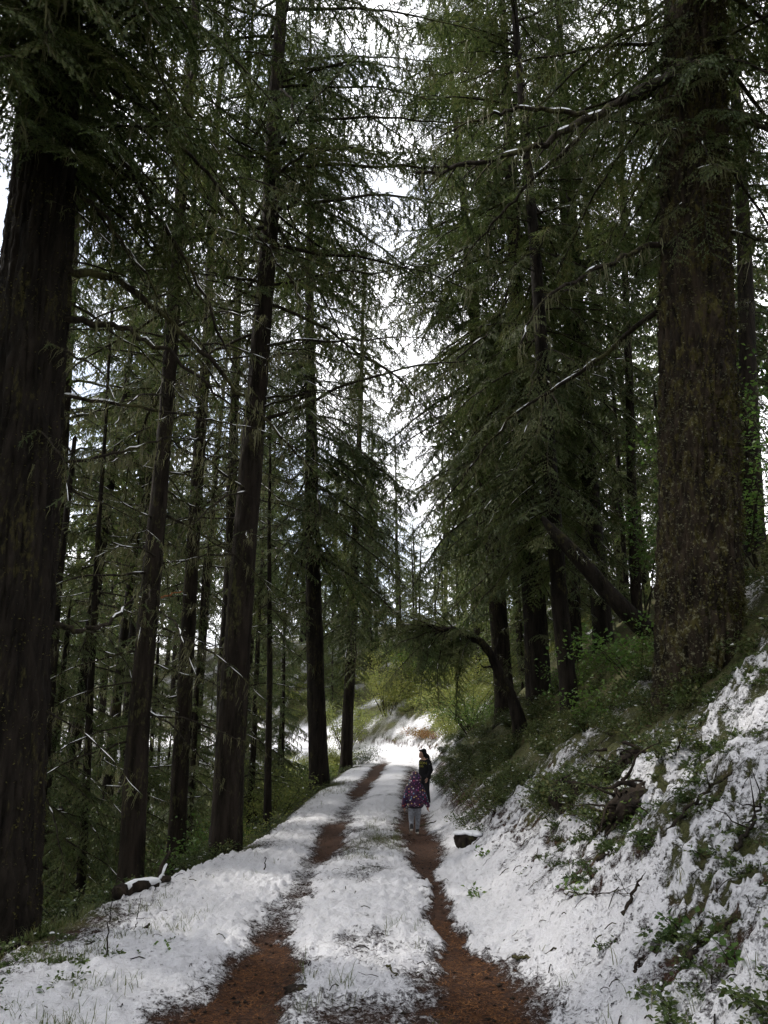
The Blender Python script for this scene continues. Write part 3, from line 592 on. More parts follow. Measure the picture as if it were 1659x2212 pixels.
stand('young_fir', 'young fir in the thicket above the bank', 'young firs above the bank', [(5, 12, 24, 44, 9, 1, 1.6)], 25)
stand('young_fir', 'young fir on the sunny rise beyond the bend', 'young firs beyond the bend', [(-16, 9, 54, 68, 22, 1, 1.5)], 27)
# the same wood goes on round the viewpoint: one mass
wood = link('surrounding_forest', None); tag(wood, 'fir forest continuing on both sides and behind the viewpoint', 'forest', None, 'stuff')
rg = random.Random(31)
for x, y in [(-9, 5), (-6.5, -3), (-12, -1), (-4.5, -9), (5.5, -2.5), (8.5, 4.5), (10, 10.5), (6.5, -10), (12, -2), (-10, 10), (-15, 8), (-1.5, -16), (3, -14), (14, 7), (-17, 1), (0, -24), (-8, -18), (9, -18)]:
    k = rg.randrange(1, 4); a = rg.uniform(0, 6.28); z = float(base_h(np.float64(x), np.float64(max(y, -20)))) - .3
    for me in (FT[k], CROWNS[k][1]): link('tree_mass', me, wood, (x, y, z), (0, 0, a))

# ------------------------------------------------------------------ shrubs and ground cover
def leaves_arr(A, base, d, ln, wd, rg, m, fold=.35):
    N = len(base); d = d / (np.linalg.norm(d, axis=1, keepdims=True) + 1e-9)
    sx = np.cross(d, rg.normal(0, 1, (N, 3)) * [.5, .5, .5] + [0, 0, 1]); sx /= np.linalg.norm(sx, axis=1, keepdims=True) + 1e-9; up = np.cross(sx, d)
    ln = np.broadcast_to(ln, (N,))[:, None]; wd = np.broadcast_to(wd, (N,))[:, None]; mid = base + d * ln * .45
    V = np.stack([base, mid + sx * wd + up * wd * fold, base + d * ln, mid - sx * wd + up * wd * fold], 1).reshape(-1, 3); i = np.arange(N)[:, None] * 4
    A.add(V, np.concatenate([i + [0, 2, 1], i + [0, 3, 2]]), m)
OCT_F = np.array([(0, 2, 4), (2, 1, 4), (1, 3, 4), (3, 0, 4), (2, 0, 5), (1, 2, 5), (3, 1, 5), (0, 3, 5)])
def snow_lump(A, p, r, rg, m):
    V = np.array([(1, 0, 0), (-1, 0, 0), (0, 1, 0), (0, -1, 0), (0, 0, .45), (0, 0, -.2)]) * r * rg.uniform(.6, 1.4, (6, 1)); A.add(V + p, OCT_F, m)
def shrub(seed, h, rad, stems, per, ll, lw, snow=.1, lean=(0, 0), up=.5, spread=1.0, bare=.15):
    """slots: stem, leaf, snow"""
    rg = np.random.RandomState(seed); A = Acc()
    for s in range(stems):
        az = rg.uniform(0, 6.28); q = [np.array([math.cos(az), math.sin(az), 0]) * rad * .25 * rg.rand()]; n = 7; hh = h * rg.uniform(.55, 1.1); n = 4 if h < .6 else 7
        v = np.array([math.cos(az) * spread * rad / h + lean[0], math.sin(az) * spread * rad / h + lean[1], 1.]); v /= np.linalg.norm(v)
        for k in range(n):
            q.append(q[-1] + v * hh / n); v = v + rg.normal(0, .12, 3) + np.array([lean[0], lean[1], -(1 - up)]) * .16; v /= np.linalg.norm(v)
        q = np.array(q); A.add(*tube_arrays(q, np.linspace(.004 + .005 * h, .0015, len(q)), 3), 0)
        t = rg.uniform(bare, 1, per) ** .8 * n; i = np.minimum(t.astype(int), n - 1); b = q[i] + (q[i + 1] - q[i]) * (t - i)[:, None]
        off = rg.normal(0, 1, (per, 3)); off[:, 2] = off[:, 2] * .5 + .15; b2 = b + off * rad * .13
        leaves_arr(A, b2, off + [0, 0, -.1], ll * rg.uniform(.6, 1.25, per), lw * rg.uniform(.6, 1.2, per), rg, 1)
        for k in range(int(per * snow * .12) + (rg.rand() < snow)): snow_lump(A, b2[rg.randint(per)] + [0, 0, .01], rg.uniform(.02, .06), rg, 2)
    return A.arrays()
SHRUBS = [shrub(700 + k, .42, .34, 10, 34, .050, .016, .16, (-.22, -.12)) for k in range(5)]
LOWS = [shrub(720 + k, .16, .2, 8, 16, .045, .015, .1) for k in range(4)]
def ground_cover(name, label, mats, src, pts, seed, smin, smax):
    rg = random.Random(seed); A = Acc()
    for x, y in pts:
        A.add_mesh(rg.choice(src), Matrix.Translation((x, y, gz(x, y))) @ Euler((R(rg.uniform(-12, 12)), R(rg.uniform(-12, 12)), R(rg.uniform(-50, 50))), 'XYZ').to_matrix().to_4x4() @ Matrix.Scale(rg.uniform(smin, smax), 4))
    o = link(name, A.mesh(name, mats)); tag(o, label, name.replace('_', ' '), None, 'stuff'); return o
def scatter(seed, n, x0, x1, y0, y1, ok):
    rg = random.Random(seed); out = []
    for _ in range(n * 20):
        if len(out) >= n: break
        y = y0 * (y1 / y0) ** rg.random(); u = rg.uniform(x0, x1); x = u * math.sqrt(1 + float(road_slope(y)) ** 2) + float(road_c(y))
        if ok(u, y, rg): out.append((x, y))
    return out
nz = lambda u, y, s: float(fbm(np.float64(u * .9), np.float64(y * .5), 2, s))
pts = scatter(1, 330, 1.45, 5.5, 13, 40, lambda u, y, rg: nz(u, y, 51) > -.45 + .4 * (u < 1.8) and rg.random() < (1 if u > 2 else .6))
pts += scatter(2, 150, 2.9, 7.5, 7.5, 14, lambda u, y, rg: nz(u, y, 52) > -.15 and (u > 3.6 or y > 9.5 or rg.random() < .3))
pts += scatter(3, 26, 2.2, 3.4, 8, 12.5, lambda u, y, rg: nz(u, y, 53) > .1)
ground_cover('bank_undergrowth', 'dark evergreen undergrowth dusted with snow on the uphill bank', [TWIG, SALAL, SNOW], SHRUBS, pts, 1, .55, 1.15)
pts = scatter(4, 170, -6.5, -1.95, 8.3, 45, lambda u, y, rg: -u > float(edge_l(y)) + rg.uniform(-.12, .35))
pts += scatter(44, 70, -4.2, -1.9, 8.0, 16, lambda u, y, rg: -u > float(edge_l(y)) + rg.uniform(.1, .35))
FARB = [shrub(740 + k, .9, .8, 12, 30, .13, .045, .12) for k in range(3)]
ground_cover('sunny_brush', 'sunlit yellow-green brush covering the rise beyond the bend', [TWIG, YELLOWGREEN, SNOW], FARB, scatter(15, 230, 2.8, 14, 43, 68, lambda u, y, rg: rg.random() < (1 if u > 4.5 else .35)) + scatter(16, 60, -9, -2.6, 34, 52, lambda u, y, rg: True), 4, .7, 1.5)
ground_cover('slope_undergrowth', 'low leafy brush lining the downhill edge of the track', [TWIG, SALAL, SNOW], SHRUBS, pts, 2, .5, 1.1)
pts = scatter(5, 420, 1.5, 4.4, 3.6, 9.5, lambda u, y, rg: float(snow_mask(np.float64(u + float(road_c(y))), np.float64(y))) < .62)
pts += scatter(6, 60, -3.4, -1.6, 4.8, 8, lambda u, y, rg: rg.random() < float(sstep(-1.5, -2.8, u)) + .15)
WEED = leaf_mat('weed_leaves', [(.035, .062, .018), (.075, .11, .03), (.125, .145, .045)], .4, .5, 3)
ground_cover('low_weeds', 'small green weeds poking through the snow', [TWIG, WEED, SNOW], LOWS, pts, 3, .35, .95)

def bush(name, label, x, y, h, rad, stems, per, ll, lw, mat, seed, group=None, snow=.08, cat='bush', z=None, **kw):
    V, F, M = shrub(seed, h, rad, stems, per, ll, lw, snow, **kw); root = link(name, None, loc=(x, y, gz(x, y) - .05 if z is None else z)); tag(root, label, cat, group)
    for nm, ids, mats in (('stem', (0,), [TWIG]), ('foliage', (1,), [mat]), ('snow', (2,), [SNOW])):
        f = F[np.isin(M, ids)]
        if len(f):
            u, inv = np.unique(f, return_inverse=True); o = link(nm, mesh_of(nm, V[u], inv.reshape(-1, 3), None, mats), root)
            if nm == 'snow': o['kind'] = 'stuff'
    return root
YB = 'sunlit yellow-green bushes around the bend'
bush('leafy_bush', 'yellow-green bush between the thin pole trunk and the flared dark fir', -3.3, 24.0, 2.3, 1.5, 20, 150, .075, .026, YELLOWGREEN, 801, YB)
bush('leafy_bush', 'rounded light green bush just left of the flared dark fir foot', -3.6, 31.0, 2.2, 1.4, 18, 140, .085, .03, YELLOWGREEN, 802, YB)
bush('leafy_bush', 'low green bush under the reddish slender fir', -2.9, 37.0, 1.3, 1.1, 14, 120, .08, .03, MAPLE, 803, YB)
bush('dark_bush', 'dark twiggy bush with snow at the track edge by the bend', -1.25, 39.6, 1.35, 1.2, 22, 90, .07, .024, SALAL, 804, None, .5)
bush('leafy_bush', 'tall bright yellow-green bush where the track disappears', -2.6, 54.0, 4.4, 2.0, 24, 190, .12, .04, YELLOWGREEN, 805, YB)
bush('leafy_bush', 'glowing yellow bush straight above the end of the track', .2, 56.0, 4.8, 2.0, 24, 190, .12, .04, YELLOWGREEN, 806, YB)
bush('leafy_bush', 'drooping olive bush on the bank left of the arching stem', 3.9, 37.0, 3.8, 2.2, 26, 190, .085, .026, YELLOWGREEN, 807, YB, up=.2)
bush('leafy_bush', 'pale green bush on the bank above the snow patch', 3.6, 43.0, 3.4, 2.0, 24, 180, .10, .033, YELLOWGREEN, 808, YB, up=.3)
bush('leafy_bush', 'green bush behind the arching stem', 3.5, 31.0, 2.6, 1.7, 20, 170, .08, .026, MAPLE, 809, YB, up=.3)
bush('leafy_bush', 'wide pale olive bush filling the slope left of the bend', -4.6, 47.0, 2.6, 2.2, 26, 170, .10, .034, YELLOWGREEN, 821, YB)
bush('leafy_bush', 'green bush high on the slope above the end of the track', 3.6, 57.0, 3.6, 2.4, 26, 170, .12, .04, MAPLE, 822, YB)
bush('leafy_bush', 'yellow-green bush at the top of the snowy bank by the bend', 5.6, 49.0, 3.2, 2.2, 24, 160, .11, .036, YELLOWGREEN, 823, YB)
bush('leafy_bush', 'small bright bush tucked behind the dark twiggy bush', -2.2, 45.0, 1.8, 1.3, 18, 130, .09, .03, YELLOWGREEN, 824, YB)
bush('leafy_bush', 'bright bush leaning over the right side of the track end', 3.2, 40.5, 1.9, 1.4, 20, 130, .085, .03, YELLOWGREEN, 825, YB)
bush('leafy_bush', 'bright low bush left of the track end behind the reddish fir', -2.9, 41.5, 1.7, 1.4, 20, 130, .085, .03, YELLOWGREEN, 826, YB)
bush('rusty_shrub', 'rust-coloured low shrub on the snowy bank at the bend', 2.2, 49.5, 1.0, 1.5, 16, 110, .09, .03, RUST, 810)
bush('rusty_shrub', 'orange-brown patch of low shrub below the pale green bush', 3.0, 47.0, .8, 1.3, 16, 90, .08, .03, RUST, 811)
bush('vine_maple', 'bright green broadleaf shrub at the left foot of the massive mossy trunk', 4.35, 13.6, 1.5, 1.1, 14, 90, .075, .034, MAPLE, 812, up=.35)
bush('vine_maple', 'bright green broadleaf shrub beyond the massive trunk at the right photo edge', 7.3, 15.0, 3.8, 1.6, 18, 150, .085, .038, MAPLE, 813, up=.35)
bush('vine_maple', 'slender vine maple with light green leaves high beside the massive trunk', 5.9, 18.5, 4.6, .9, 7, 130, .09, .04, MAPLE, 814, up=.8, bare=.6)
bush('vine_maple', 'small light green sapling growing on the brushy bank', 3.2, 12.6, 1.0, .6, 8, 60, .06, .026, MAPLE, 815, up=.5)

bush('vine_maple', 'fresh green shrub under the stout brown trunk', -3.5, 16.5, 1.3, 1.0, 14, 90, .065, .026, MAPLE, 816, up=.4)
bush('vine_maple', 'fresh green shrub among the brush by the thin pole trunk', -3.3, 19.0, 1.3, 1.1, 14, 100, .065, .026, YELLOWGREEN, 817, up=.4)
bush('vine_maple', 'light green shrub low on the slope between the left trunks', -5.2, 15.0, 1.8, 1.3, 16, 110, .065, .026, YELLOWGREEN, 818, up=.4)
bush('vine_maple', 'green shrub at the foot of the flared bank trunk', 4.6, 19.3, 1.3, 1.2, 14, 100, .065, .026, MAPLE, 819, up=.4)
bush('vine_maple', 'tall green shrub behind the massive trunk at its right side', 7.9, 13.0, 4.6, 1.6, 18, 150, .08, .036, MAPLE, 820, up=.35)
# grass blades
def grass(name, label, pts, seed, h0, h1, per, lean=.5):
    rg = np.random.RandomState(seed); A = Acc()
    for x, y in pts:
        n = rg.randint(per // 2, per + 1); z = gz(x, y)
        for k in range(n):
            h = rg.uniform(h0, h1); az = rg.uniform(0, 6.28); b = np.array([x + rg.normal(0, .04), y + rg.normal(0, .04), z]); d = np.array([math.cos(az), math.sin(az), 0]); l = rg.uniform(.2, 1) * lean * h
            c = np.array([-d[1], d[0], 0]) * rg.uniform(.0012, .003); pp = [b, b + d * l * .25 + [0, 0, h * .5], b + d * l * .7 + [0, 0, h * .85], b + d * l * 1.2 + [0, 0, h * rg.uniform(.75, 1)]]
            A.add([pp[0] - c, pp[0] + c, pp[1] + c, pp[1] - c, pp[2] + c * .6, pp[2] - c * .6, pp[3]], [(0, 1, 2), (0, 2, 3), (3, 2, 4), (3, 4, 5), (5, 4, 6)], 0)
    o = link(name, A.mesh(name, [GRASS])); tag(o, label, 'grass', None, 'stuff')
p = scatter(7, 300, -3.3, -1.5, 4.8, 9.5, lambda u, y, rg: nz(u * 1.5, y * 2, 57) > .1 and rg.random() < .35 + .65 * float(sstep(-1.4, -2.4, u)))
p += scatter(8, 26, -.5, .5, 5.0, 8.0, lambda u, y, rg: nz(u * 2, y * 2, 58) > .25) + scatter(9, 110, -.45, .45, 12, 19, lambda u, y, rg: nz(u * 2, y, 58) > -.1)
p += scatter(10, 30, -2.1, -1.3, 9, 26, lambda u, y, rg: True) + scatter(11, 26, 1.3, 2.6, 4, 8, lambda u, y, rg: True) + scatter(12, 120, -2.3, -1.2, 25, 30, lambda u, y, rg: True)
grass('grass', 'green grass blades standing up through the snow along the track', p, 5, .03, .15, 13, 1.1)
# fallen needles in the bare ruts, and small twigs
rg = np.random.RandomState(9); A = Acc()
for (uu, sp, y1, n) in ((-.82, .42, 7.6, 7000), (.80, .42, 8.5, 8000)):
    y = 4.6 * (y1 / 4.6) ** rg.rand(n); x = uu + np.clip(rg.normal(0, sp * .55, n), -.6, .6) + road_c(y)
    k = snow_mask(x, y) < .45; x, y = x[k], y[k]; z = ground_h(x, y) + .006; az = rg.uniform(0, 6.28, len(x)); l = rg.uniform(.018, .055, len(x)); d = np.stack([np.cos(az) * l, np.sin(az) * l, rg.uniform(-.002, .008, len(x))], 1)
    c = np.stack([-np.sin(az), np.cos(az), az * 0], 1) * .0032; b = np.stack([x, y, z], 1)
    A.add(np.stack([b - c, b + c, b + d], 1).reshape(-1, 3), np.arange(3 * len(x)).reshape(-1, 3), 0)
lit = leaf_mat('fallen_needles', [(.04, .015, .006), (.17, .07, .022), (.36, .17, .06)], .1, .8, 6)
o = link('needle_litter', A.mesh('needle_litter', [lit])); tag(o, 'brown fallen needles strewn in the bare wheel ruts', 'needles', None, 'stuff')
A = Acc(); rg = np.random.RandomState(19)
for uu in (-.82, .80):
    for k in range(260):
        y = 4.6 * (20 / 4.6) ** rg.rand(); x = uu + rg.normal(0, .26) + float(road_c(y)); r = rg.uniform(.006, .022)
        V_ = np.array([(1, 0, 0), (-1, 0, 0), (0, 1, 0), (0, -1, 0), (0, 0, .6), (0, 0, -.3)]) * r * rg.uniform(.5, 1.5, (6, 1)); A.add(V_ + [x, y, gz(x, y) + .012], OCT_F, 0)
o = link('rut_debris', A.mesh('rut_debris', [CHAR])); tag(o, 'dark bark crumbs and bits of cone lying in the wheel ruts', 'debris', None, 'stuff')
A = Acc(); rg = np.random.RandomState(10)
for x, y in scatter(13, 170, 1.3, 3.6, 3.8, 11, lambda u, y, r: True) + scatter(14, 60, -2.8, 1.2, 4.8, 16, lambda u, y, r: True):
    az = rg.uniform(0, 6.28); l = rg.uniform(.04, .16); z = gz(x, y) + .05; q = np.array([(x + math.cos(az) * l * t, y + math.sin(az) * l * t, z + .02 * math.sin(t * 3) + rg.normal(0, .004)) for t in np.linspace(0, 1, 4)])
    q[:, 2] += ground_h(q[:, 0], q[:, 1]) - ground_h(q[0, 0], q[0, 1]); A.add(*tube_arrays(q, rg.uniform(.0015, .005), 4, True), 0)
o = link('twig_litter', A.mesh('twig_litter', [TWIG])); tag(o, 'small dead twigs scattered over the snow', 'twigs', None, 'stuff')

# ------------------------------------------------------------------ single sticks, stalks, weeds
def stick(name, label, pts, r, seed, forks=2, lift=.05, mat=TWIG, cat='stick', up=None):
    rg = np.random.RandomState(seed); P = np.array([(x, y, gz(x, y) + lift + (up[i] if up else 0)) for i, (x, y) in enumerate(pts)], float)
    s = np.linspace(0, len(P) - 1, 6 * len(P)); Q = np.stack([np.interp(s, range(len(P)), P[:, i]) for i in range(3)], 1); Q[1:-1] += rg.normal(0, .006 + r * .15, (len(Q) - 2, 3)); A = Acc()
    A.add(*tube_arrays(Q, r * (1 - .65 * s / s[-1]) * rg.uniform(.85, 1.15, len(s)), 7, True), 0)
    for k in range(forks):
        i = rg.randint(len(Q) // 4, len(Q) - 2); v = Q[i + 1] - Q[i]; v /= np.linalg.norm(v); v = v + rg.normal(0, .7, 3) * [1, 1, .35]; v /= np.linalg.norm(v); l = rg.uniform(.1, .35); tt = np.linspace(0, 1, 6)[:, None]
        B = Q[i] + v * l * tt + rg.normal(0, .006, (6, 3)) * (tt > 0); A.add(*tube_arrays(B, np.linspace(r * .45, .0012, 6), 5, True), 0)
    o = link(name, A.mesh(name, [mat], True)); c = P[0]
    o.data.transform(Matrix.Translation(-Vector(c))); o.location = c; tag(o, label, cat); return o
stick('fallen_stick', 'curved bare stick lying on the snow beside the right rut', [(.98, 6.72), (1.12, 6.45), (1.34, 6.3)], .013, 1, 1)
stick('fallen_stick', 'short thin stick just above the curved stick by the right rut', [(.90, 7.2), (1.14, 7.06)], .009, 2, 1)
stick('fallen_branch', 'long dead branch bending down the snowy bank at the right', [(2.05, 6.2), (2.27, 6.36), (2.43, 6.27), (2.56, 6.1)], .018, 3, 5, .08)
stick('fallen_branch', 'dark tangled branch on the bank at the right photo edge', [(2.25, 5.45), (2.42, 5.54), (2.56, 5.65)], .016, 4, 6, .1)
stick('fallen_branch', 'reddish rotten branch half buried near the lower right corner', [(1.66, 4.83), (1.8, 4.89), (1.9, 4.75)], .02, 5, 2, .04, CHAR)
stick('fallen_stick', 'stubby dark stick end jutting from the bank snow', [(1.84, 7.36), (1.95, 7.38)], .02, 6, 0, .05, CHAR)
stick('fallen_stick', 'thick dark stick sticking up out of the bank snow in a tangle of twigs', [(1.65, 6.03), (1.82, 6.07)], .018, 7, 1, .06, CHAR, up=[0, .05])
stick('bramble_stem', 'thin looping bramble stem on the bank below the thick dark stick', [(1.5, 7.2), (1.56, 6.65), (1.7, 6.23), (1.74, 6.0)], .006, 8, 7, .09)
stick('fallen_stick', 'short black stick pointing up the bank near the bottom edge', [(1.48, 5.24), (1.58, 5.38)], .012, 9, 0, .05, CHAR)
stick('dead_stalk', 'tall upright dead stalk in the grassy verge', [(-2.13, 6.78), (-2.14, 6.78), (-2.12, 6.79)], .007, 10, 1, 0, up=[0, .28, .55], cat='stalk')
stick('dead_stalk', 'shorter upright dead stalk behind the tall one', [(-2.21, 7.78), (-2.2, 7.78), (-2.19, 7.78)], .006, 11, 1, 0, up=[0, .16, .32], cat='stalk')
stick('fallen_stick', 'dark stick lying in the grassy verge left of the stalks', [(-2.4, 7.09), (-2.37, 7.34)], .012, 12, 1)
stick('bark_chunk', 'dark flake of bark lying on the verge right of the stalks', [(-2.14, 7.75), (-2.12, 8.02)], .02, 13, 0, .03, CHAR, 'bark')
stick('bark_chunk', 'dark rotten chunk at the left photo edge of the verge', [(-3.1, 7.05), (-2.95, 7.3)], .035, 14, 0, .04, CHAR, 'bark')
stick('snag_peg', 'little upright peg of wood standing in the snow left of the ruts', [(-1.55, 11.14), (-1.55, 11.15)], .014, 15, 0, 0, CHAR, 'stick', up=[0, .2])
stick('bark_chunk', 'dark bark strip at the edge of the left rut', [(-1.42, 6.23), (-1.22, 6.26)], .022, 16, 0, .03, CHAR, 'bark')
stick('fallen_stick', 'twisted little twig in the snow between the ruts', [(.02, 6.45), (.09, 6.25), (.05, 6.05)], .008, 17, 3)
stick('fallen_stick', 'bare stick leaning out of the brush behind the child', [(.75, 17.6), (1.2, 17.3), (1.55, 17.2)], .014, 18, 1, .04)
stick('fallen_stick', 'thin twig arching over the snow by the wood block', [(1.3, 12.4), (1.42, 12.5), (1.5, 12.6)], .006, 19, 3, .06)
for k, (x, y, h, lb) in enumerate([(-2.13, 5.85, .16, 'leafy weed with lobed leaves in the lower left corner'), (-1.71, 7.07, .15, 'leafy weed at the right side of the grassy verge'), (-2.3, 6.6, .14, 'leafy weed by the foot of the tall stalk'),
      (1.05, 9.3, .2, 'lone leafy sprig on the smooth bank snow'), (1.35, 11.2, .22, 'small sprig standing alone above the wood block'), (1.62, 6.9, .2, 'sprig with rounded leaves in the middle of the bank'), (1.86, 5.4, .22, 'broad green weed on the bank beside the thick dark stick'), (1.75, 4.3, .2, 'broad green weed in the lower right corner'), (2.3, 7.3, .26, 'green leafy sprig hanging by the root mass')]):
    bush('weed', lb, x, y, h, h * .8, 6, 9, .055, .022, MAPLE, 840 + k, None, 0, 'weed')

# ------------------------------------------------------------------ stumps, log, rock
def lump(name, label, x, y, size, seed, mat, cat, rot=(0, 0, 0), rough=.25, cap=True, lift=0, top_jag=0, sides=28):
    rg = np.random.RandomState(seed); A = Acc(); n, k = 18, sides; th = np.arange(k) * 2 * np.pi / k; ph = np.linspace(-1, 1, n)
    PH, TH = np.meshgrid(ph, th, indexing='ij'); prof = np.clip(1 - np.abs(PH) ** 5, .02, 1) ** .5
    nn = fbm(np.cos(TH) * 1.6 + 5, np.sin(TH) * 1.6 + PH * 1.1, 4, seed) + .6 * gnoise(TH * 4, PH * .7, seed + 2)
    r = prof * (1 + rough * nn); zz = PH * (1 + top_jag * (PH > .2) * (1 - np.abs(2 * ((TH * 5 / 6.283) % 1) - 1)) * np.sin(TH * 3 + seed) * .6)
    V = np.stack([r * np.cos(TH) * size[0], r * np.sin(TH) * size[1], zz * size[2]], -1).reshape(-1, 3); i = np.arange(n - 1)[:, None] * k; j = np.arange(k)[None]; j2 = (j + 1) % k
    F = np.concatenate([np.stack([i + j, i + j2, i + k + j2], -1).reshape(-1, 3), np.stack([i + j, i + k + j2, i + k + j], -1).reshape(-1, 3)])
    Rm = np.array(Euler(tuple(R(a) for a in rot), 'XYZ').to_matrix()); V = V @ Rm.T
    root = link(name, mesh_of(name, V, F, None, [mat], True), loc=(x, y, gz(x, y) + lift)); tag(root, label, cat)
    if cap:
        B = Acc(); zt = V[:, 2]; 
        for q in range(26):
            a, b = rg.uniform(-.8, .8, 2); a *= size[0]; b *= size[1]; dd = np.hypot(V[:, 0] - a, V[:, 1] - b); m_ = dd < max(.06, dd.min() + .02); h = zt[m_].max()
            rr = rg.uniform(.05, .11); U, S_ = np.meshgrid(np.linspace(0, 6.283, 9)[:-1], [0, .6, 1], indexing='ij')
            bm = bmesh.new(); bmesh.ops.create_icosphere(bm, subdivisions=2, radius=1); vv = np.array([v.co for v in bm.verts]); ff = np.array([[v.index for v in f.verts] for f in bm.faces]); bm.free()
            B.add(vv * [rr, rr, rr * .38] * rg.uniform(.92, 1.08, (len(vv), 1)) + [a, b, h], ff, 0)
        link('snow_cap', B.mesh('snow_cap', [SNOW], True), root)
    return root
lump('wood_block', 'dark sawn wood block capped with snow beside the right rut', 1.26, 12.75, (.21, .16, .12), 3, CHAR, 'wood block', (0, 4, 20), .12, lift=.09)
st = lump('rotten_stump', 'black rotten stump end jutting out of the bank', 2.22, 9.85, (.20, .26, .24), 5, CHAR, 'stump', (0, -28, 15), .5, False, .08, .5)
def roots(root, seed, n, l0, l1, r, zspan=.3):
    rg = np.random.RandomState(seed)
    for k in range(n):
        az = rg.uniform(2.0, 6.0); v = np.array([math.cos(az), math.sin(az) * .6, rg.uniform(-.7, .5)]); q = [rg.normal(0, .12, 3)]; l = rg.uniform(l0, l1)
        for i in range(8): v = v + rg.normal(0, .28, 3) + [0, 0, -.1]; v /= np.linalg.norm(v); q.append(q[-1] + v * l / 8)
        A = Acc(); A.add(*tube_arrays(np.array(q), np.linspace(r * rg.uniform(.6, 1.2), .004, 9), 6, True), 0); link('root', A.mesh('root', [CHAR], True), root)
roots(st, 6, 9, .2, .5, .03)
rm_ = lump('root_mass', 'dark tangle of roots and earth exposed in the bank snow', 2.35, 7.95, (.24, .2, .13), 8, CHAR, 'roots', (0, -35, 10), .7, False, .02, .4); roots(rm_, 9, 34, .3, .8, .024)
rm2 = lump('root_mass', 'smaller dark root clump right of the black rotten stump', 2.62, 8.9, (.2, .2, .13), 12, CHAR, 'roots', (0, -35, 0), .7, False, .03, .4); roots(rm2, 13, 20, .25, .6, .02)
lump('dark_rock', 'wet dark rock half covered by snow between the ruts', -.58, 6.05, (.09, .07, .05), 10, CHAR, 'rock', (0, 0, 15), .6, False, -.01)
lg = stick('fallen_log', 'short snow-topped log with an upright snowy branch at the downhill edge', [(-2.95, 9.55), (-2.55, 10.2)], .09, 21, 0, .1, CHAR, 'log')
def snow_on(root, P, r):
    A = Acc(); A.add(*tube_arrays(np.array(P), r, 8, True), 0); o = link('snow', A.mesh('snow', [SNOW], True), root); return o
z0 = lg.location; snow_on(lg, [(0, 0, .05), (.12, .2, .075), (.25, .42, .07), (.36, .6, .05)], [.03, .055, .05, .02])
A = Acc(); A.add(*tube_arrays([(.30, .5, 0), (.33, .55, .22), (.40, .6, .38)], [.03, .025, .012], 6, True), 0); link('branch', A.mesh('branch', [CHAR], True), lg)
snow_on(lg, [(.30, .49, .04), (.32, .53, .11), (.35, .56, .18), (.38, .58, .24)], [.016, .03, .025, .01])
# orange broken branch end caught on the left trunks
o = stick('broken_branch', 'orange freshly broken branch stub left of the grey trunk', [(-4.62, 16.2), (-4.25, 16.2)], .028, 33, 0, 0, REDWOOD, 'branch'); o.location.z = 4.55; o.rotation_euler = (0, R(16), 0)

# ------------------------------------------------------------------ moss and lichen on the massive trunk, flecks on the left one
def flecks(root, name, mat, n, seed, zr, size, bias, lb=None):
    tr = [c for c in root.children if c.name.startswith('trunk')][0]; me = tr.data; N = len(me.vertices); co = np.empty(N * 3, np.float32); me.vertices.foreach_get('co', co); co = co.reshape(-1, 3)
    no = np.empty(N * 3, np.float32); me.vertices.foreach_get('normal', no); no = no.reshape(-1, 3); rg = np.random.RandomState(seed)
    pn = fbm(np.arctan2(no[:, 1], no[:, 0]) * 2.2, co[:, 2] * 1.1, 4, seed); wgt = np.clip(bias(no, co) + 1.3 * pn, 0, None) ** 2.6 * ((co[:, 2] > zr[0]) & (co[:, 2] < zr[1]))
    i = rg.choice(N, n, p=wgt / wgt.sum()); b = co[i] + rg.normal(0, .012, (n, 3)) + no[i] * .004; A = Acc()
    leaves_arr(A, b, no[i] * .5 + rg.normal(0, .6, (n, 3)) + [0, 0, -.25], rg.uniform(.5, 1.5, n) * size, rg.uniform(.3, .6, n) * size, rg, 0, .3)
    o = link(name, A.mesh(name, [mat]), root); o['kind'] = 'stuff'; return o
PALE = leaf_mat('pale_lichen', [(.06, .058, .034), (.10, .098, .06), (.15, .145, .09)], .1, .9, 4)
flecks(BIGR, 'moss', MOSS, 22000, 3, (1.5, 14), .034, lambda no, co: .25 + .75 * no[:, 0] - .1 * (no[:, 1] < 0))
flecks(BIGR, 'lichen', PALE, 7000, 4, (.5, 6.5), .03, lambda no, co: .25 - .5 * (co[:, 2] > 5))
flecks(BIGR, 'hanging_lichen', LICHEN, 3500, 5, (6, 14), .05, lambda no, co: .3 + 0 * co[:, 0])
flecks(BIGL, 'moss', MOSS, 2600, 6, (.5, 9), .022, lambda no, co: .1 + .3 * no[:, 0])

# ------------------------------------------------------------------ two people
def simple(name, col, rough=.8, nscale=60, amp=.25):
    m, t, o = newmat(name); v = nd(t, 'TexCoord').outputs['Object']; n = noise(t, v, nscale, 3)
    c = ramp(t, n, [(.3, tuple(k * (1 - amp) for k in col)), (.7, tuple(k * (1 + amp) for k in col))]); finish(t, o, c, rough, n, .3, .004); return m
SKIN = simple('skin', (.42, .25, .18), .55, 30, .08); BLACK = simple('black_fleece', (.010, .010, .011), .9); JEANS = simple('dark_trousers', (.012, .012, .015), .85)
LEGGING = simple('grey_leggings', (.22, .23, .26), .8, 38, .35); SHOE = simple('dark_shoe', (.02, .018, .018), .6); SOLE = simple('pale_sole', (.45, .43, .40), .6); HAIR = simple('brown_hair', (.03, .018, .01), .6, 90, .4)
YELLOW = simple('yellow_print', (.20, .185, .03), .7, 40, .1); GREY = simple('grey_stripe', (.25, .25, .26), .7)
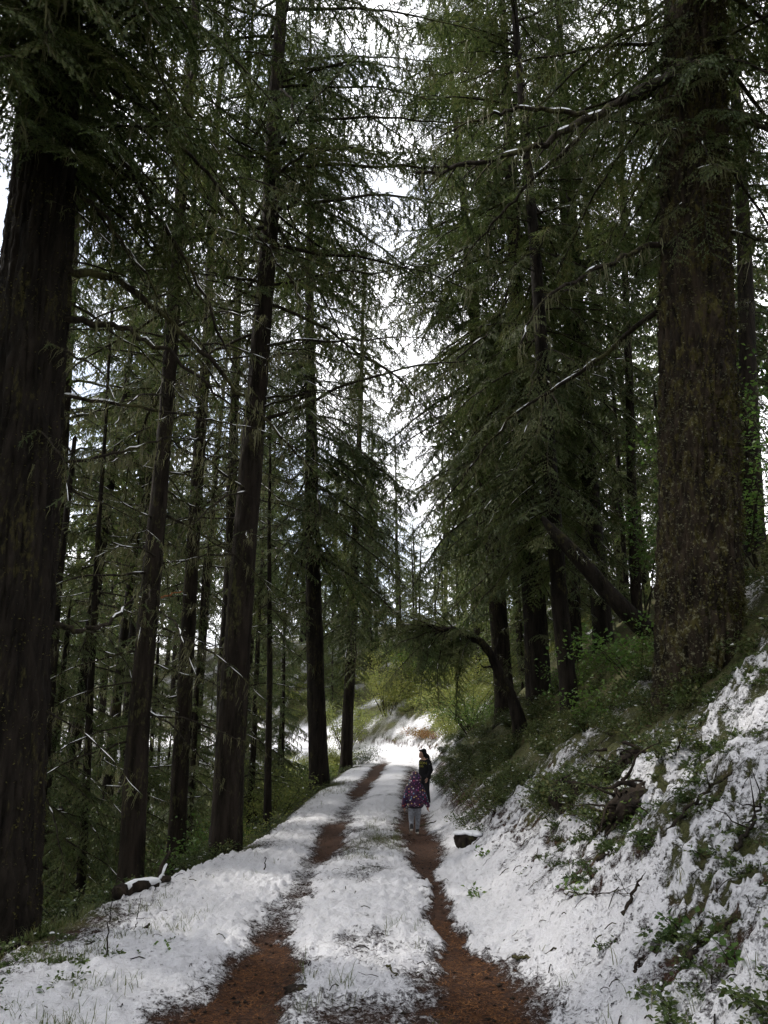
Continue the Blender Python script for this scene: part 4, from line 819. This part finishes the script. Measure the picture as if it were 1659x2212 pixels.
def dots_mat():
    m, t, o = newmat('dotted_jacket'); v = nd(t, 'TexCoord').outputs['Object']
    vo = nd(t, 'TexVoronoi'); vo.inputs['Scale'].default_value = 25; vo.inputs['Randomness'].default_value = .8; t.links.new(v, vo.inputs['Vector'])
    hs = nd(t, 'SeparateColor'); t.links.new(vo.outputs['Color'], hs.inputs[0])
    cr_ = t.nodes.new('ShaderNodeValToRGB'); cr_.color_ramp.interpolation = 'CONSTANT'; e = cr_.color_ramp.elements
    cols = [(.32, .05, .16), (.60, .57, .56), (.14, .28, .42), (.55, .40, .14), (.36, .04, .10), (.50, .22, .32), (.12, .30, .32), (.22, .08, .28), (.60, .55, .42), (.42, .12, .07)]
    while len(e) < len(cols): e.new(.5)
    for i, (q, c) in enumerate(zip(e, cols)): q.position = i / len(cols); q.color = (*c, 1)
    t.links.new(hs.outputs[0], cr_.inputs['Fac'])
    base = ramp(t, noise(t, v, 9, 2), [(.4, (.016, .010, .035)), (.55, (.06, .012, .05)), (.65, (.02, .02, .05))])
    k = ramp(t, vo.outputs['Distance'], [(.27, (1, 1, 1)), (.36, (0, 0, 0))]); finish(t, o, mixc(t, k, base, cr_.outputs['Color']), .5); return m
DOTS = dots_mat()
def blob(name, parts, mat, parent, vox=.012, smooth=4):
    """one continuous surface from tapered bones (p, q, r1, r2) and ellipsoids (centre, radii)"""
    bm = bmesh.new()
    for p in parts:
        if len(p) == 2:
            c, r = p; bmesh.ops.create_uvsphere(bm, u_segments=16, v_segments=12, radius=1, matrix=Matrix.Translation(c) @ Matrix.Diagonal((*r, 1)))
        else:
            a, b, r1, r2 = Vector(p[0]), Vector(p[1]), p[2], p[3]; d = b - a; q = d.to_track_quat('Z', 'Y').to_matrix().to_4x4()
            bmesh.ops.create_cone(bm, cap_ends=True, segments=14, radius1=r1, radius2=r2, depth=d.length, matrix=Matrix.Translation((a + b) / 2) @ q)
            for c, r in ((a, r1), (b, r2)): bmesh.ops.create_uvsphere(bm, u_segments=14, v_segments=10, radius=r, matrix=Matrix.Translation(c))
    bmesh.ops.recalc_face_normals(bm, faces=bm.faces)
    for f in bm.faces: f.smooth = True
    me = bpy.data.meshes.new(name); bm.to_mesh(me); bm.free(); me.materials.append(mat); ob = link(name, me, parent)
    mr = ob.modifiers.new('r', 'REMESH'); mr.mode = 'VOXEL'; mr.voxel_size = vox; mr.use_smooth_shade = True; ms = ob.modifiers.new('s', 'SMOOTH'); ms.iterations = smooth; ms.factor = .5
    return ob
def hand(wr, d, out, s):
    """palm, four fingers of unequal length and a thumb as bones; d points along the fingers, out towards the thumb side"""
    wr, d, out = Vector(wr), Vector(d).normalized(), Vector(out).normalized(); n = d.cross(out); pl = wr + d * .075 * s; B = [(wr, pl, .020 * s, .026 * s), (wr + out * .012 * s, pl + out * .018 * s, .016 * s, .018 * s), (wr - out * .012 * s, pl - out * .018 * s, .016 * s, .017 * s)]
    for k, l in enumerate((.070, .078, .072, .056)):
        a = pl + out * (.027 - .018 * k) * s; b = a + (d + n * .15) * l * .55 * s; c = b + (d + n * .6) * l * .5 * s; B += [(a, b, .0095 * s, .0085 * s), (b, c, .0085 * s, .007 * s)]
    a = wr + d * .025 * s + out * .022 * s; b = a + (d * .6 + out * .8) * .04 * s; B += [(a, b, .011 * s, .010 * s), (b, b + (d + out * .25) * .032 * s, .010 * s, .008 * s)]; return B
# the teenager in black, turned towards the left, standing behind the child
tx, ty = 1.09, 22.0
person = link('person', None, loc=(tx, ty, gz(tx, ty) + .03), rot=(0, 0, R(-52)), scale=.945); tag(person, 'person in a black hooded sweatshirt with yellow lettering, looking down', 'person')
hd = Vector((-.03, -.07, 1.34))
blob('body', [(hd, (.078, .095, .105)), (hd + Vector((-.01, -.06, -.06)), (.05, .05, .05)), (hd + Vector((-.012, -.105, -.015)), (.012, .022, .018)), (hd + Vector((.075, 0, -.01)), (.012, .022, .03)), (hd + Vector((-.078, 0, -.01)), (.012, .022, .03)), ((0, 0, 1.16), hd, .05, .05),
   ((0, 0, .78), (0, -.01, 1.14), .12, .13), ((-.15, 0, 1.13), (-.20, .03, .90), .04, .035), ((.15, 0, 1.13), (.20, .03, .90), .04, .035), ((-.20, .03, .90), (-.16, -.06, .71), .033, .025), ((.20, .03, .90), (.16, -.06, .71), .033, .025),
   ((-.075, 0, .74), (-.08, -.01, .42), .075, .05), ((.075, 0, .74), (.09, -.02, .42), .075, .05), ((-.08, -.01, .42), (-.08, .02, .06), .05, .035), ((.09, -.02, .42), (.10, .02, .06), .05, .035)]
   + hand((-.16, -.06, .71), (.1, -.25, -1), (.5, -1, 0), .9) + hand((.16, -.06, .71), (-.1, -.25, -1), (-.5, -1, 0), .9), SKIN, person, .009, 2)
hoodie = blob('sweatshirt', [((0, 0, .80), (0, -.01, 1.08), .155, .16), ((-.05, 0, .74), (.05, 0, .74), .135, .135), ((-.13, 0, 1.14), (.13, 0, 1.14), .075, .075), ((0, .01, 1.10), (0, .02, 1.2), .13, .09),
   ((-.165, 0, 1.13), (-.225, .035, .91), .068, .056), ((.165, 0, 1.13), (.225, .035, .91), .068, .056), ((-.225, .035, .91), (-.17, -.045, .735), .055, .045), ((.225, .035, .91), (.17, -.045, .735), .055, .045)], BLACK, person, .011, 5)
hood = blob('hood', [(hd + Vector((0, .035, .02)), (.105, .105, .125)), (hd + Vector((0, .06, .07)), (.075, .085, .085)), ((0, .05, 1.14), (0, .05, 1.26), .11, .10), ((-.07, -.03, 1.2), (-.085, -.03, 1.33), .035, .025), ((.07, -.03, 1.2), (.085, -.03, 1.33), .035, .025), (hd + Vector((0, -.03, .095)), (.085, .075, .03))], BLACK, person, .010, 4)
blob('trousers', [((-.07, 0, .74), (-.08, -.01, .42), .095, .072), ((.07, 0, .74), (.09, -.02, .42), .095, .072), ((-.08, -.01, .42), (-.08, .02, .07), .07, .06), ((.09, -.02, .42), (.10, .02, .07), .07, .06), ((-.06, 0, .76), (.06, 0, .76), .1, .1)], JEANS, person, .012, 3)
for x in (-.08, .10): blob('shoe', [((x, .05, .035), (x - .01, -.13, .03), .042, .038)], SHOE, person, .008, 3)
for i, (sx, ey) in enumerate(((-.034, 0), (.03, 0))): blob('eye', [(hd + Vector((sx - .006, -.090, .012)), (.011, .007, .006))], SHOE, person, .003, 1)
blob('mouth', [(hd + Vector((-.012, -.105, -.062)), (.022, .008, .006))], simple('lips', (.25, .09, .08), .5), person, .003, 1)
# lettering laid on the chest
tos = []
for txt, z, size, bend in (('OREGON', 1.075, .092, .10), ('DUCKS', .995, .070, .05)):
    cu = bpy.data.curves.new('lettering', 'FONT'); cu.body = txt; cu.align_x = 'CENTER'; cu.size = size; cu.extrude = .001; cu.offset = .0035
    to = bpy.data.objects.new('tmp', cu); C.objects.link(to); tos.append((to, z, size, bend))
dg = bpy.context.evaluated_depsgraph_get(); hm = bpy.data.meshes.new_from_object(hoodie.evaluated_get(dg)); bv = BVHTree.FromPolygons([v.co.copy() for v in hm.vertices], [p.vertices[:] for p in hm.polygons])
for to, z, size, bend in tos:
    me = bpy.data.meshes.new_from_object(to.evaluated_get(dg))
    bm = bmesh.new(); bm.from_mesh(me); bmesh.ops.triangulate(bm, faces=bm.faces); bmesh.ops.subdivide_edges(bm, edges=[e for e in bm.edges if e.calc_length() > .02], cuts=2)
    for v in bm.verts:
        x, h, e = v.co.x * .86, v.co.y, v.co.z; p = Vector((x - .01, -.6, z + h - bend * 6 * x * x * .5)); hit = bv.ray_cast(p, Vector((0, 1, 0)))[0]
        v.co = (hit if hit else Vector((p.x, -.16, p.z))) + Vector((0, -.004 - e * 2, 0))
    bm.to_mesh(me); bm.free(); me.materials.clear(); me.materials.append(YELLOW); link('lettering', me, person)
for q in tos: bpy.data.objects.remove(q[0])
blob('sleeve_stripe', [((.163, -.045, 1.06), (.245, -.035, 1.075), .007, .007)], GREY, person, .003, 1)
# the child in the dotted jacket, walking away
kx, ky = .60, 16.3
kid = link('person', None, loc=(kx, ky, gz(kx, ky) + .025), rot=(0, 0, R(4)), scale=1.11); tag(kid, 'small person walking away in a hooded dotted jacket and grey leggings', 'person')
kh = Vector((.01, .0, .90))
blob('body', [(kh, (.075, .085, .095)), ((0, 0, .78), kh, .04, .04), (kh + Vector((0, .085, -.015)), (.010, .016, .014)), ((0, 0, .50), (0, 0, .76), .09, .095), ((-.10, 0, .77), (-.15, -.02, .60), .033, .028), ((.10, 0, .77), (.16, 0, .60), .033, .028), ((-.15, -.02, .60), (-.175, .03, .455), .026, .02), ((.16, 0, .60), (.215, .02, .45), .026, .02),
   ((-.055, 0, .47), (-.065, .01, .25), .06, .042), ((.055, 0, .47), (.055, .06, .25), .06, .042), ((-.065, .01, .25), (-.07, -.06, .06), .038, .028), ((.055, .06, .25), (.05, .10, .05), .038, .028)] + hand((-.175, .03, .455), (-.1, .1, -1), (.2, 1, 0), .7) + hand((.215, .02, .45), (.3, .1, -1), (-.2, 1, 0), .7), SKIN, kid, .008, 2)
blob('jacket', [((0, 0, .60), (0, 0, .74), .132, .115), ((.005, 0, .54), (.155, .122, .10)), ((.005, 0, .475), (.160, .126, .045)), ((-.085, 0, .775), (.085, 0, .775), .062, .062), ((-.10, 0, .77), (-.165, -.015, .60), .06, .052), ((.10, 0, .77), (.175, 0, .60), .06, .05), ((-.165, -.015, .60), (-.19, .025, .465), .05, .045), ((.175, 0, .60), (.23, .02, .46), .048, .04)], DOTS, kid, .010, 4)
blob('hem', [((.005, 0, .45), (.148, .116, .038))], simple('dark_hem', (.02, .018, .025), .8), kid, .012, 3)
blob('hood', [(kh + Vector((0, -.005, .0)), (.112, .11, .115)), (kh + Vector((-.005, -.02, .085)), (.065, .07, .055)), ((0, 0, .77), (0, -.01, .86), .118, .112)], DOTS, kid, .010, 4)
blob('hair', [(kh + Vector((0, .06, .03)), (.075, .05, .07))], HAIR, kid, .008, 3)
blob('leggings', [((-.055, 0, .47), (-.065, .01, .25), .068, .05), ((.055, 0, .47), (.055, .06, .25), .068, .05), ((-.065, .01, .25), (-.07, -.055, .08), .046, .034), ((.055, .06, .25), (.05, .095, .07), .046, .034), ((-.04, 0, .48), (.04, 0, .48), .075, .075)], LEGGING, kid, .010, 3)
for (x, y, z, pit) in ((-.07, -.06, .055, .045), (.05, .10, .035, 0)):
    sh = blob('shoe', [((x, y - .02, z + pit), (x, y + .10, z - pit * .2), .034, .03), ((x, y - .01, z + pit), (x, y - .01, z + .05 + pit), .034, .03)], SHOE, kid, .007, 3)
    blob('sole', [((x, y - .035, z - .022 + pit), (x, y + .10, z - .024 - pit * .2), .026, .024)], SOLE, sh, .007, 2)
